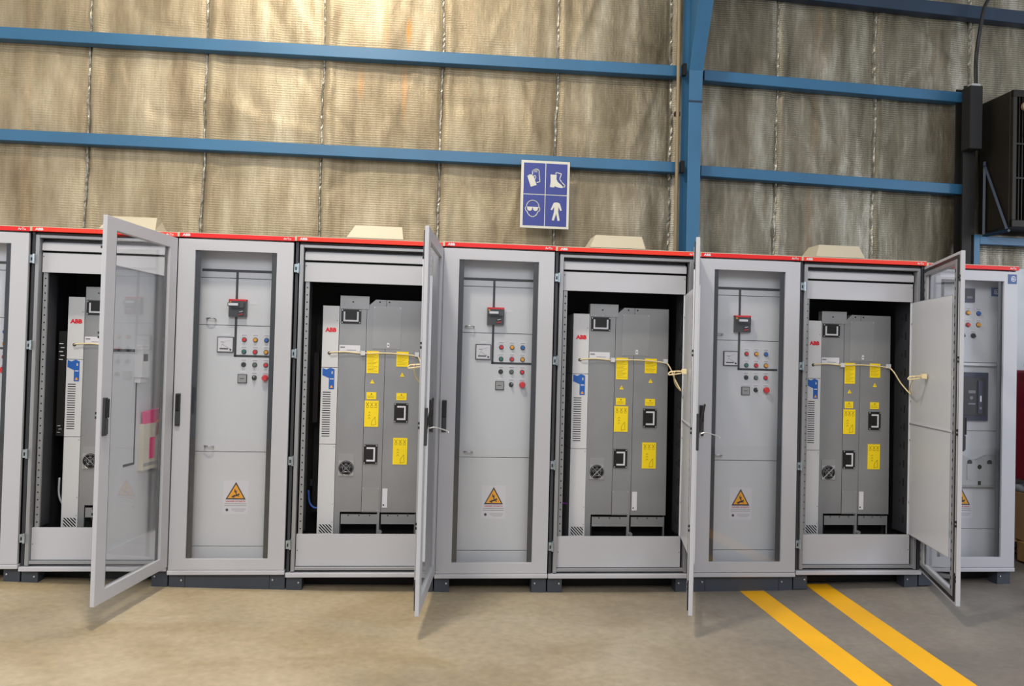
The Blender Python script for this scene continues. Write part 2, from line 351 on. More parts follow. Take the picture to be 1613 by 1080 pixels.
    rr = nt.nodes.new('ShaderNodeMapRange'); rr.inputs['To Min'].default_value = 0.36; rr.inputs['To Max'].default_value = 0.62; L.new(nz(mp((1, 1, 0.3)), 6), rr.inputs[0]); L.new(rr.outputs[0], b.inputs['Roughness'])
    b1 = nt.nodes.new('ShaderNodeBump'); b1.inputs['Strength'].default_value = 0.35; b1.inputs['Distance'].default_value = 0.003; L.new(mm.outputs[0], b1.inputs['Height'])
    b2 = nt.nodes.new('ShaderNodeBump'); b2.inputs['Strength'].default_value = 0.6; b2.inputs['Distance'].default_value = 0.012; L.new(nz(mp((1, 1, 0.35)), 14, 5), b2.inputs['Height']); L.new(b1.outputs[0], b2.inputs['Normal'])
    L.new(b2.outputs[0], b.inputs['Normal'])
    return m
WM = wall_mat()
x0, x1, nx, z0, z1, nzz = -2.4, 8.6, 620, 0.0, 5.4, 170
vs = []; 
for j in range(nzz + 1):
    z = z0 + (z1 - z0) * j / nzz
    for i in range(nx + 1):
        x = x0 + (x1 - x0) * i / nx; vs.append((x, wall_y(x, z), z - 0.03 if j == 0 else z))
n = nx + 1
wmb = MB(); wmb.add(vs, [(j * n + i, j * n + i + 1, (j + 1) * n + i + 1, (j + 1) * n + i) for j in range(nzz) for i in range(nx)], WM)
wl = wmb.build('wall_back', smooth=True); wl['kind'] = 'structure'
for k, i in enumerate(range(2, 13)):
    mb = MB(); N = 260; vs = []
    for j in range(N + 1):
        z = 0.1 + 5.2 * j / N; x = seam_x(i, z); q = lambda s_: noise.noise(Vector((s_ * 7.7 + i, z * 38, s_)))
        wd = 0.012 + 0.008 * noise.noise(Vector((i * 5.0, z * 5, 2.0)))
        yb = WY + 0.004
        vs += [(x - wd, yb, z), (x - wd * 0.4 + 0.004 * q(1), yb - 0.016 - 0.010 * q(2), z), (x + wd * 0.4 + 0.004 * q(3), yb - 0.016 - 0.010 * q(4), z), (x + wd, yb, z)]
    mb.add(vs, [(4 * j + c, 4 * j + c + 1, 4 * j + c + 5, 4 * j + c + 4) for j in range(N) for c in range(3)], SEAMF)
    mb.build('trim_%d' % (k + 1))['kind'] = 'structure'

# ------------------------------------------------------------------ steelwork
YP = 0.843       # front of the wall rails
def rail(xa, za, xb, zb, h, label, m=BEAM):
    """pressed steel C rail; web towards the room, lips top and bottom"""
    prof = [(0, 0), (0, h), (0.075, h), (0.075, h - 0.012), (0.004, h - 0.006), (0.004, 0.006), (0.075, 0.012), (0.075, 0)]
    prof = [(0.003, 0), (0, 0.004), (0, h - 0.004), (0.003, h), (0.078, h), (0.078, h - 0.01), (0.012, h - 0.008), (0.012, 0.008), (0.078, 0.01), (0.078, 0)]
    n = len(prof); vs = [(xa, YP + y, za + z) for y, z in prof] + [(xb, YP + y, zb + z) for y, z in prof]
    fs = [(i, (i + 1) % n, (i + 1) % n + n, i + n) for i in range(n)] + [tuple(range(n - 1, -1, -1)), tuple(range(n, 2 * n))]
    mb = MB(); mb.add(vs, fs, m); return tag(mb.build('wall_rail', bevel=0.003), label, 'steel rail', None)
rail(-2.4, 3.465, 4.075, 3.509, 0.082, 'blue steel wall rail, upper one left of the column')
rail(-2.4, 2.785, 4.085, 2.802, 0.078, 'blue steel wall rail just above the safety sign, left of the column')
rail(4.245, 3.492, 6.27, 3.446, 0.080, 'blue steel wall rail, upper one of the two right of the column')
rail(4.235, 2.786, 6.29, 2.744, 0.078, 'blue steel wall rail, lower one of the two right of the column')
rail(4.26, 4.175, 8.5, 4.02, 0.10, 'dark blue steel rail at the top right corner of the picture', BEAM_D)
# main column: H section whose front flange widens into a haunch above
colm = empty('steel_column', (4.14, 0.80, 0), 'tall blue steel column rising behind the cabinets with a bend near the top', 'column')
def hx(z): return 0.0
mb = MB()
def loft(mb, rings, m):
    n = len(rings[0]); vs = [p for r in rings for p in r]; fs = []
    for i in range(len(rings) - 1):
        for k in range(n): fs.append((i * n + k, i * n + (k + 1) % n, (i + 1) * n + (k + 1) % n, (i + 1) * n + k))
    fs.append(tuple(range(n - 1, -1, -1))); fs.append(tuple(range((len(rings) - 1) * n, len(rings) * n))); mb.add(vs, fs, m)
# front flange, from the floor to the bend, then leaning out into the room
def ring(cx, cy, hw, t, z): return [(cx - hw, cy, z), (cx + hw, cy, z), (cx + hw, cy + t, z), (cx - hw, cy + t, z)]
loft(mb, [ring(0.0, -0.105, 0.047, 0.012, 0.0), ring(-0.008, -0.105, 0.047, 0.012, 3.29), ring(-0.012, -0.125, 0.050, 0.012, 3.50), ring(-0.01, -0.34, 0.052, 0.012, 4.0), ring(0.0, -0.75, 0.055, 0.012, 5.0)], BEAM)
mb.build('front_flange', colm, 0.002)
mb = MB(); loft(mb, [ring(-0.004, -0.093, 0.005, 0.14, z) for z in (0.0, 3.29)] + [ring(-0.01, -0.113, 0.005, 0.16, 3.5), ring(-0.01, -0.328, 0.005, 0.375, 4.0), ring(0, -0.738, 0.005, 0.785, 5.0)], BEAM)
mb.build('web', colm)
mb = MB(); loft(mb, [ring(-0.004, 0.047, 0.055, 0.012, z) for z in (0.0, 5.0)], BEAM); mb.build('rear_flange', colm)
mb = MB(); mb.box(-0.058, 0.044, -0.109, -0.104, 3.278, 3.290, BEAM_D); mb.build('weld_seam', colm)
mb = MB()
for z in (2.79, 3.50): mb.box(-0.075, -0.050, -0.02, 0.02, z, z + 0.085, RUSTY_SHADED)
mb.build('rail_bracket', colm)
for o in colm.children:
    for v in o.data.vertices: v.co.z += 0.0
mb = MB(); mb.tube([(4.035, 0.78, 0.0), (4.035, 0.78, 2.4), (4.02, 0.78, 5.0)], 0.013, PIPE, 10)
mb.box(4.015, 4.055, 0.78, 0.81, 1.9, 1.93, RUSTY_SHADED).box(4.01, 4.05, 0.78, 0.81, 3.2, 3.23, RUSTY_SHADED)
tag(mb.build('conduit_pipe'), 'thin beige pipe running up the left side of the blue column', 'pipe')

# second column, deep shade put into its colour, with black box and hanging cable
c2 = empty('steel_column', (6.285, 0.82, 0), 'steel column painted dark for shade at the right behind the last open cabinet door', 'column')
mb = MB(); mb.box(-0.05, 0.05, -0.05, -0.04, 0.02, 3.55, RUSTY_SHADED); mb.build('front_flange', c2, 0.002)
mb = MB(); mb.box(-0.005, 0.005, -0.04, 0.04, 0.02, 3.55, RUSTY_SHADED); mb.build('web', c2)
mb = MB(); mb.box(-0.05, 0.05, 0.04, 0.05, 0.02, 3.55, RUSTY_SHADED); mb.build('rear_flange', c2)
jb = empty('junction_box', (6.265, 0.77, 3.05), 'black box fixed to the top of the dark column beside the air cooler', 'box')
mb = MB(); mb.box(-0.05, 0.05, -0.10, 0.0, 0.0, 0.47, HOLE); mb.build('housing', jb, 0.006)
mb = MB(); mb.box(-0.03, 0.04, -0.085, -0.04, 0.47, 0.49, GREYP); mb.build('clip', jb)
mb = MB(); mb.tube(catmull([(6.285, 0.71, 3.545), (6.305, 0.74, 3.75), (6.335, 0.74, 3.98), (6.375, 0.74, 4.16), (6.46, 0.74, 4.26), (6.60, 0.74, 4.34), (6.7, 0.74, 4.6)], 8), 0.014, BCAB, 8)
tag(mb.build('power_cable'), 'black cable curving down from the roof into the black box', 'cable')
fr = empty('wall_frame', (6.325, 0.80, 0), 'blue grey steel frame below the air cooler at the right edge', 'frame')
mb = MB(); mb.box(-0.02, 0.055, -0.03, 0.03, 0.03, 2.43, BEAM); mb.build('post', fr, 0.003)
mb = MB(); mb.box(0.055, 2.0, -0.03, 0.03, 2.36, 2.42, BEAM); mb.build('crossbar', fr, 0.003)

# wall air cooler
ac = empty('air_cooler', (6.46, 0.55, 2.46), 'large dark brown air cooler hung high on the wall at the right edge', 'air cooler')
mb = MB(); mb.box(0, 1.2, 0.02, 0.36, 0, 1.0, ACB); mb.build('housing', ac, 0.008)
mb = MB(); mb.box(0, 1.2, -0.01, 0.02, 0, 0.05, ACG).box(0, 1.2, -0.01, 0.02, 0.95, 1.0, ACG).box(0, 0.03, -0.01, 0.02, 0.05, 0.95, ACB).box(1.17, 1.2, -0.01, 0.02, 0.05, 0.95, ACG); mb.build('front_frame', ac, 0.003)
mb = MB()
for k in range(44): mb.box(0.05 + k * 0.0255, 0.056 + k * 0.0255, -0.004, 0.018, 0.05, 0.95, ACG)
for z in (0.35, 0.6): mb.box(0.03, 1.17, -0.008, 0.0, z, z + 0.012, ACG)
mb.build('grille', ac)
mb = MB(); mb.add([(0.60 + (0.40 if k % 2 == 0 else 0.385) * math.cos(2 * PI * k / 60), -0.006, 0.5 + (0.40 if k % 2 == 0 else 0.385) * math.sin(2 * PI * k / 60)) for k in range(60)], [tuple(range(60))], HOLE)
mb.build('fan_opening', ac)
mb = MB(); mb.disc(0.10, 0.88, 0.035, -0.02, 0.0, PIPE, 14).disc(0.10, 0.88, 0.018, -0.024, -0.02, HOLE, 10); mb.tube(catmull([(0.10, -0.02, 0.84), (0.14, -0.03, 0.76), (0.09, -0.02, 0.66)], 6), 0.006, PIPE); mb.build('drain_pipe', ac)
br = empty('wall_bracket', (6.43, 0.80, 2.44), 'dark angle iron triangle bracket beside the left face of the air cooler', 'bracket')
mb = MB(); mb.tube([(0, 0, 0), (0, 0, 0.55)], 0.012, BEAM_D, 4); mb.build('upright', br)
mb = MB(); mb.tube([(0, 0.0, -0.012), (0, -0.27, -0.012)], 0.012, BEAM_D, 4); mb.build('arm', br)
mb = MB(); mb.tube([(0, -0.25, 0.0), (0, 0.0, 0.52)], 0.012, BEAM_D, 4); mb.build('brace', br)

# ------------------------------------------------------------------ safety sign
def mirror(p, c): return [(2 * c - x, z) for x, z in p]
sg = empty('safety_sign', (2.902, 0.782, 2.340), 'blue and white safety sign with four pictograms on the insulated wall', 'sign')
SW, SH = 0.348, 0.482
mb = MB(); mb.box(0, SW, 0, 0.02, 0, SH, SIGNW); mb.build('board', sg, 0.002)
mb = MB(); e = 0.018; g = 0.003
for (a, b_, c_, d_) in ((e, SW / 2 - g, e, SH / 2 - g), (SW / 2 + g, SW - e, e, SH / 2 - g), (e, SW / 2 - g, SH / 2 + g, SH - e), (SW / 2 + g, SW - e, SH / 2 + g, SH - e)):
    mb.box(a, b_, -0.0015, 0.0, c_, d_, SIGNB)
mb.build('blue_field', sg)
mb = MB(); Y0, Y1 = -0.003, -0.0015
# gloves (crop units: 997 px wide for 120 px; sign spans about 190..800 by 110..990)
def sp(px, pz): return (px_(px), pz_(pz))
def px_(x): return (x - 190) / 610 * SW
def pz_(z): return SH - (z - 120) / 870 * SH
def poly(pts): return [(px_(a), pz_(b_)) for a, b_ in pts]
mb.prism(poly([(265, 325), (278, 312), (290, 322), (286, 305), (300, 300), (308, 310), (322, 300), (332, 318), (345, 322), (350, 345), (385, 435), (312, 462)]), Y0, Y1, SIGNW)
mb.stroke(poly([(330, 300), (326, 262), (336, 245), (350, 240), (362, 232), (380, 228), (396, 234), (412, 250), (414, 300), (424, 392), (388, 402)]), 0.0055, Y0, Y1, SIGNW)
for a in (350, 368, 386): mb.stroke(poly([(a, 240), (a - 2, 272)]), 0.004, Y0, Y1, SIGNW)
mb.stroke(poly([(348, 318), (366, 316), (372, 335), (362, 362)]), 0.006, Y0, Y1, SIGNW)
mb.build('glove_pictogram', sg); mb = MB()
# boots
mb.prism(poly([(556, 292), (634, 294), (632, 350), (650, 385), (700, 425), (716, 445), (712, 460), (668, 458), (610, 440), (606, 456), (552, 454), (560, 380)]), Y0, Y1, SIGNW)
mb.stroke(poly([(622, 285), (628, 262), (694, 278), (672, 345), (700, 385), (742, 425), (738, 446), (722, 446)]), 0.006, Y0, Y1, SIGNW)
mb.build('boot_pictogram', sg); mb = MB()
# head with goggles
mb.stroke(poly([(342 + 78 * math.cos(t), 712 - 78 * math.sin(t)) for t in [PI * k / 12 for k in range(13)]] + [(262, 718), (250, 735), (254, 762), (272, 778), (285, 810), (315, 838), (342, 845), (370, 838), (398, 808), (408, 778), (426, 768), (432, 740), (422, 716)]), 0.0065, Y0, Y1, SIGNW)
for c0 in (305, 378): mb.prism(poly([(c0 - 32, 728), (c0 + 32, 728), (c0 + 28, 755), (c0 + 10, 770), (c0 - 12, 770), (c0 - 30, 752)]), Y0, Y1, SIGNW)
mb.stroke(poly([(262, 722), (420, 724)]), 0.005, Y0, Y1, SIGNW)
mb.build('goggles_pictogram', sg); mb = MB()
# coverall
mb.prism(poly([(605, 655), (632, 648), (658, 650), (682, 662), (710, 748), (690, 756), (668, 705), (664, 770), (686, 882), (658, 886), (640, 790), (612, 884), (586, 880), (612, 770), (612, 705), (588, 750), (568, 744)]), Y0, Y1, SIGNW)
mb.build('coverall_pictogram', sg)


# ------------------------------------------------------------------ cabinets
H = 2.10; DEP = 0.60
SX = [-0.0122, 0.8035, 1.4736, 2.3474, 3.0366, 3.9413, 4.6076, 5.4471, 6.0863]     # seams between the cabinets
SX0 = SX[0] - 0.690

def shell(root, W, openc, feet, roofcol=FRAME):
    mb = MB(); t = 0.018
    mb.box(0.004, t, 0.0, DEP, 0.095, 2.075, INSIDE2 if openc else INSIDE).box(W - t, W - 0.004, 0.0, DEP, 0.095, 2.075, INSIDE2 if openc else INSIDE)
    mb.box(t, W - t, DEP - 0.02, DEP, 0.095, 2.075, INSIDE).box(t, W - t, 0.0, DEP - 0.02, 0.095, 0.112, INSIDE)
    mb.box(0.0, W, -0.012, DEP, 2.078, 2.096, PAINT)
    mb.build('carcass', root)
    mb = MB(); z0 = -0.006
    if feet == 'full': mb.box(0.004, W - 0.004, 0.012, 0.045, z0, 0.090, SLATE)
    else:
        for a in (0.004, W - 0.094): mb.box(a, a + 0.09, 0.012, 0.10, z0, 0.090, SLATE)
        mb.box(0.02, W - 0.02, 0.14, 0.16, 0.01, 0.090, HOLE)
    for a in (0.004, W - 0.094): mb.box(a, a + 0.09, DEP - 0.10, DEP - 0.01, z0, 0.090, SLATE)
    mb.box(0.004, W - 0.004, 0.10, DEP - 0.10, 0.062, 0.092, SLATE)
    for a in (0.075, W - 0.075): mb.disc(a, 0.055, 0.006, 0.006, 0.013, WIRE, 8)
    if feet == 'full':
        for a in (0.094, W - 0.094): mb.box(a, a + 0.002, 0.0105, 0.0125, 0.0, 0.088, HOLE)
    mb.build('plinth', root, 0.003)
    mb = MB(); mb.box(0.002, W - 0.002, -0.028, 0.02, 0.094, 0.120, PAINT); mb.build('sill', root, 0.004)

def strip(root, W, m, left=True, right_=True):
    mb = MB(); mb.box(0.001, W - 0.001, -0.028, 0.0, 2.076, 2.100, m).box(0.001, W - 0.001, -0.027, -0.003, 2.100, 2.104, CREAM).box(0.0, 0.012, -0.0285, -0.010, 2.076, 2.1005, CREAM)
    o = mb.build('top_strip', root)
    if left: mb = MB(); text(mb, 'ABB', 0.030, -0.0288, 2.0815, 0.019, WHITE, 'LEFT', 0.05, 1.25); mb.build('strip_lettering', o)
    if right_: mb = MB(); text(mb, 'ArTu', W - 0.022, -0.0288, 2.0815, 0.018, WHITE, 'RIGHT', 0.02, 1.1); mb.build('strip_lettering', o)

def door(root, W, wd, hy, ang, inner=False, handle='closed', pz=(0.122, 2.066)):
    """glazed door hinged on its right; leaf runs towards -x from the hinge"""
    a, b_ = pz; th = 0.011; ml = 0.096; mt = 0.066
    mb = MB()
    o4 = [(-wd, a), (0, a), (0, b_), (-wd, b_)]; i4 = [(-wd + ml, a + mt), (-ml, a + mt), (-ml, b_ - mt), (-wd + ml, b_ - mt)]
    vs = [(x, y, z) for y in (-th, th) for L4 in (o4, i4) for x, z in L4]; fs = []
    for k in range(4):
        n = (k + 1) % 4; fs += [(k, n, n + 4, k + 4), (k + 8, k + 12, n + 12, n + 8), (k, k + 8, n + 8, n), (k + 4, n + 4, n + 12, k + 12)]
    mb.add(vs, fs, PAINT)
    d = mb.build('door', root, 0.0025); d.location = (W - 0.005, hy, 0); d.rotation_euler = (0, 0, ang)
    # glazing with printed dark borders
    gx0, gx1, gz0, gz1 = -wd + ml - 0.004, -ml + 0.004, a + mt - 0.004, b_ - mt + 0.004
    mb = MB(); mb.box(gx0, gx1, 0.0, 0.004, gz0, gz1, GLASS); mb.build('glass_pane', d)
    mb = MB(); mb.box(gx0, gx0 + 0.034, 0.0042, 0.0062, gz0, gz1, BAND).box(gx1 - 0.034, gx1, 0.0042, 0.0062, gz0, gz1, BAND)
    mb.build('glass_border', d)
    if inner:
        mb = MB(); y0, y1 = th, th + 0.007
        for (p, q, r, s_) in ((-wd + 0.022, -wd + 0.040, a + 0.02, b_ - 0.02), (-0.040, -0.022, a + 0.02, b_ - 0.02)): mb.box(p, q, y0, y1, r, s_, BLACK)
        for (r, s_) in ((a + 0.02, a + 0.036), (b_ - 0.036, b_ - 0.02)): mb.box(-wd + 0.04, -0.04, y0, y1, r, s_, BLACK)
        mb.build('gasket', d)
        mb = MB(); y1 = th + 0.011
        for p in (-wd + 0.048, -0.080): mb.box(p, p + 0.030, th, y1, a + 0.045, b_ - 0.045, FRAME)
        for r in (a + 0.045, b_ - 0.065): mb.box(-wd + 0.078, -0.080, th, y1, r, r + 0.02, FRAME)
        k = a + 0.08
        while k < b_ - 0.08:
            for p in (-wd + 0.048, -0.080): mb.box(p + 0.009, p + 0.021, y1, y1 + 0.0006, k, k + 0.018, HOLE)
            k += 0.05
        mb.build('stiffening_frame', d)
        mb = MB()
        for zz in (1.90, 1.45, 1.05, 0.55, 0.25):
            mb.box(-wd + 0.004, -wd + 0.020, th, th + 0.009, zz, zz + 0.012, BLACK).box(-wd + 0.004, -wd + 0.020, th, th + 0.009, zz + 0.022, zz + 0.034, BLACK)
        mb.tube([(-wd + 0.014, th + 0.004, 0.3), (-wd + 0.014, th + 0.004, 1.9)], 0.0035, WIRE, 8)
        mb.build('lock_bar', d)
    # swing handle near the free edge
    hxx = -wd + 0.028; mb = MB()
    mb.box(hxx - 0.014, hxx + 0.014, -th - 0.014, -th, 0.965, 1.155, DARK)
    if handle == 'closed': mb.box(hxx - 0.011, hxx + 0.011, -th - 0.024, -th - 0.014, 1.055, 1.150, BLACK).box(hxx - 0.011, hxx + 0.011, -th - 0.020, -th - 0.014, 0.972, 1.050, DARK)
    else:
        vs = [(hxx + sx_ * .010 + dx, -th - dy, z) for (dx, dy, z) in ((0, .016, 1.05), (-.016, .046, 1.205)) for sx_ in (-1, 1)] + [(hxx + sx_ * .010 + dx, -th - dy, z) for (dx, dy, z) in ((0, .004, 1.05), (-.016, .036, 1.208)) for sx_ in (-1, 1)]
        mb.add(vs, [(0, 1, 3, 2), (4, 6, 7, 5), (0, 4, 5, 1), (2, 3, 7, 6), (0, 2, 6, 4), (1, 5, 7, 3)], BLACK)
        mb.box(hxx - 0.008, hxx + 0.008, -th - 0.022, -th - 0.014, 1.03, 1.06, GREYP)
    h = mb.build('handle', d, 0.003)
    if handle == 'open':
        mb = MB(); mb.tube(catmull([(hxx, -th - 0.02, 1.052), (hxx, -th - 0.05, 1.058), (hxx + 0.005, -th - 0.085, 1.050), (hxx + 0.008, -th - 0.115, 1.040), (hxx + 0.008, -th - 0.12, 1.032)], 6), 0.0035, WIRE, 6); mb.build('key', h)
    return d

def hinge(root, x, z):
    mb = MB(); mb.box(x - 0.020, x + 0.004, -0.022, 0.006, z - 0.024, z + 0.024, ZINC).box(x + 0.004, x + 0.022, -0.010, 0.012, z - 0.030, z + 0.030, ZINC)
    mb.tube([(x + 0.004, -0.024, z - 0.028), (x + 0.004, -0.024, z + 0.028)], 0.006, ZINC, 8)
    mb.box(x - 0.014, x - 0.006, -0.0228, -0.022, z - 0.012, z + 0.008, HOLE).disc(x + 0.013, z + 0.018, 0.004, -0.0115, -0.010, HOLE, 8)
    mb.build('hinge', root, 0.0015)

def button(parent, x, z, m, y=0.1, r=0.0105, kind='lamp'):
    mb = MB(); mb.box(x - 0.021, x + 0.021, y - 0.0015, y, z + 0.020, z + 0.036, PAPER).box(x - 0.015, x + 0.015, y - 0.0019, y - 0.0015, z + 0.026, z + 0.029, TXT)
    mb.disc(x, z, r + 0.004, y - 0.004, y, DARK, 16, r + 0.005)
    if kind == 'lamp': mb.disc(x, z, r * 0.85, y - 0.016, y - 0.004, m, 16, r * 1.1)
    elif kind == 'mushroom': mb.disc(x, z, 0.010, y - 0.022, y, m, 14); mb.disc(x, z, 0.014, y - 0.036, y - 0.020, m, 18, 0.0205)
    elif kind == 'knob':
        mb.disc(x, z, r, y - 0.016, y - 0.004, m, 16).box(x - 0.003, x + 0.004, y - 0.026, y - 0.016, z - 0.010, z + 0.011, m).box(x + 0.000, x + 0.004, y - 0.0265, y - 0.026, z + 0.002, z + 0.010, PAPER)
    mb.build('indicator_lamp' if kind == 'lamp' else ('stop_button' if kind == 'mushroom' else 'selector_knob'), parent, 0.001)

def warning_label(parent, x0, z0, y, w_=0.148, h=0.202):
    mb = MB(); mb.box(x0, x0 + w_, y - 0.0012, y, z0, z0 + h, PAPER)
    cx = x0 + w_ * 0.50; zb = z0 + h * 0.43; zt = z0 + h * 0.955; hw = w_ * 0.40
    mb.prism([(cx - hw, zb), (cx + hw, zb), (cx, zt)], y - 0.0018, y - 0.0012, NAVY)
    mb.prism([(cx - hw * 0.80, zb + 0.008), (cx + hw * 0.80, zb + 0.008), (cx, zt - 0.015)], y - 0.0022, y - 0.0018, AMBERL)
    def P(l): return [(cx + a * w_, zb + b_ * h) for a, b_ in l]
    mb.prism(P([(-0.055, 0.31), (-0.01, 0.30), (-0.015, 0.25), (0.045, 0.285), (0.03, 0.19), (0.01, 0.235), (-0.055, 0.205)]), y - 0.0026, y - 0.0022, NAVY)
    mb.stroke(P([(0.0, 0.22), (0.03, 0.14)]), 0.006, y - 0.0026, y - 0.0022, NAVY)
    mb.stroke(P([(-0.14, 0.08), (-0.05, 0.115), (0.03, 0.12), (0.13, 0.16)]), 0.009, y - 0.0026, y - 0.0022, NAVY)
    mb.stroke(P([(-0.05, 0.11), (-0.08, 0.05)]), 0.005, y - 0.0026, y - 0.0022, NAVY); mb.stroke(P([(0.08, 0.14), (0.12, 0.09)]), 0.005, y - 0.0026, y - 0.0022, NAVY)
    text(mb, 'DANGER OF DEATH', cx, y - 0.0016, z0 + h * 0.355, 0.0125, SIGNTXT, 'CENTER', 0.02)
    for k, (l, r) in enumerate(((0.06, 0.94), (0.06, 0.94))): mb.box(x0 + w_ * l, x0 + w_ * r, y - 0.0016, y - 0.0012, z0 + h * (0.30 - k * 0.055), z0 + h * (0.312 - k * 0.055), TXT)
    mb.disc(x0 + w_ * 0.17, z0 + h * 0.12, 0.0085, y - 0.0018, y - 0.0012, NAVY, 14)
    for k, (l, r) in enumerate(((0.34, 0.92), (0.34, 0.90), (0.46, 0.84))): mb.box(x0 + w_ * l, x0 + w_ * r, y - 0.0016, y - 0.0012, z0 + h * (0.150 - k * 0.038), z0 + h * (0.158 - k * 0.038), TXT)
    mb.build('warning_label', parent)

def loop_handle(parent, x, z, y):
    mb = MB(); mb.tube(catmull([(x, y, z), (x + 0.002, y - 0.024, z + 0.002), (x + 0.03, y - 0.034, z + 0.003), (x + 0.05, y - 0.024, z), (x + 0.048, y, z - 0.002)], 6), 0.0045, WIRE, 8)
    mb.build('pull_handle', parent)

def control_panel(root, W):
    """front of the closed cabinets behind the glass"""
    q = W / 0.683; Y = 0.10; X = lambda u: u * q
    mb = MB(); zs = [0.135, 0.233, 0.802, 1.566, 1.852, 2.06]; 
    for i in range(5): mb.box(0.04, W - 0.04, Y, Y + 0.018, zs[i] + 0.0018, zs[i + 1] - 0.0018, PANEL)
    mb.box(0.045, W - 0.045, Y + 0.012, Y + 0.014, 0.135, 2.06, HOLE)
    p = mb.build('control_panel', root, 0.0015)
    mb = MB(); a, b_ = Y - 0.0014, Y
    mb.box(X(0.115), X(0.60), a, b_, 1.889, 1.905, LINE).box(X(0.318), X(0.318) + 0.014, a, b_, 1.376, 1.889, LINE).box(X(0.318), X(0.59), a, b_, 1.376, 1.389, LINE)
    mb.build('mimic_line', p)
    mb = MB(); x0, x1 = X(0.285), X(0.285) + 0.104
    mb.box(x0, x1, Y - 0.03, Y, 1.618, 1.722, DARK).box(x0, x1, Y - 0.032, Y - 0.0, 1.713, 1.724, B_RED)
    mb.box(x0 + 0.018, x0 + 0.104 - 0.012, Y - 0.062, Y - 0.03, 1.672, 1.704, DARK).box(x0 + 0.004, x0 + 0.068, Y - 0.078, Y - 0.062, 1.679, 1.700, DARK).box(x0 + 0.008, x0 + 0.064, Y - 0.079, Y - 0.078, 1.683, 1.697, PAPER)
    mb.disc(x1 - 0.032, 1.640, 0.016, Y - 0.034, Y - 0.03, BLACK, 14).stroke([(x1 - 0.044, 1.630), (x1 - 0.020, 1.636)], 0.006, Y - 0.0355, Y - 0.034, B_RED).stroke([(x1 - 0.040, 1.648), (x1 - 0.022, 1.652)], 0.005, Y - 0.0355, Y - 0.034, PAPER)
    mb.box(x0 + 0.006, x0 + 0.016, Y - 0.0315, Y - 0.03, 1.700, 1.710, B_AMB)
    mb.build('rotary_breaker', p, 0.0015)
    mb = MB(); mb.box(x1 + 0.006, x1 + 0.055, Y - 0.0015, Y, 1.698, 1.712, PAPER); mb.build('name_plate', p)
    mb = MB(); x0, x1 = X(0.219), X(0.219) + 0.096
    mb.box(x0, x1, Y - 0.012, Y, 1.402, 1.496, DARK).box(x0 + 0.005, x1 - 0.005, Y - 0.013, Y - 0.012, 1.407, 1.491, PAPER)
    pts = [(x1 - 0.018 - 0.055 * math.cos(t), 1.425 + 0.050 * math.sin(t)) for t in [PI / 2 * k / 8 for k in range(9)]]
    mb.stroke(pts, 0.0012, Y - 0.0136, Y - 0.013, TXT); mb.stroke([(x1 - 0.018, 1.423), (x1 - 0.066, 1.450)], 0.0015, Y - 0.0136, Y - 0.013, LINE)
    mb.box(x0 + 0.016, x1 - 0.030, Y - 0.0136, Y - 0.013, 1.420, 1.427, LINE).disc(x1 - 0.017, 1.418, 0.006, Y - 0.0145, Y - 0.013, LINE, 10).box(x0 + 0.02, x0 + 0.04, Y - 0.0136, Y - 0.013, 1.462, 1.466, TXT)
    mb.box(x0 + 0.025, x1 - 0.025, Y - 0.0012, Y, 1.502, 1.514, PAPER)
    mb.build('panel_meter', p, 0.001)
    cols = [[B_RED, B_AMB, B_BLU], [B_GRN, B_RED, B_AMB], [BLACK, B_GGR, B_RED]]
    for r, row in enumerate(cols):
        for c_, m in enumerate(row): button(p, X(0.378 + 0.0665 * c_), (1.481, 1.408, 1.330)[r], m, Y)
    x0 = X(0.346); mb = MB(); mb.box(x0, x0 + 0.055, Y - 0.008, Y, 1.218, 1.272, DARK).box(x0 + 0.004, x0 + 0.051, Y - 0.010, Y - 0.008, 1.222, 1.268, GREYP).box(x0 + 0.014, x0 + 0.038, Y - 0.011, Y - 0.010, 1.244, 1.248, LINE).box(x0 + 0.01, x0 + 0.046, Y - 0.0015, Y, 1.278, 1.290, PAPER)
    mb.build('hour_counter', p, 0.001)
    button(p, X(0.4445), 1.252, BLACK, Y, 0.0105, 'knob'); button(p, X(0.512), 1.252, B_RED, Y, 0.0105, 'mushroom')
    loop_handle(p, X(0.155), 1.602, Y); loop_handle(p, X(0.165), 0.835, Y)
    warning_label(p, X(0.281), 0.428, Y)

def closed_cabinet(x, W, zf, zt, label, feet='feet'):
    root = empty('electrical_cabinet', (x, 0, zf), label, 'cabinet', 'row of electrical cabinets', (1, 1, (zt - zf) / 2.1))
    shell(root, W, False, feet); strip(root, W, RED)
    control_panel(root, W); door(root, W, W - 0.012, -0.014, 0.0)
    return root

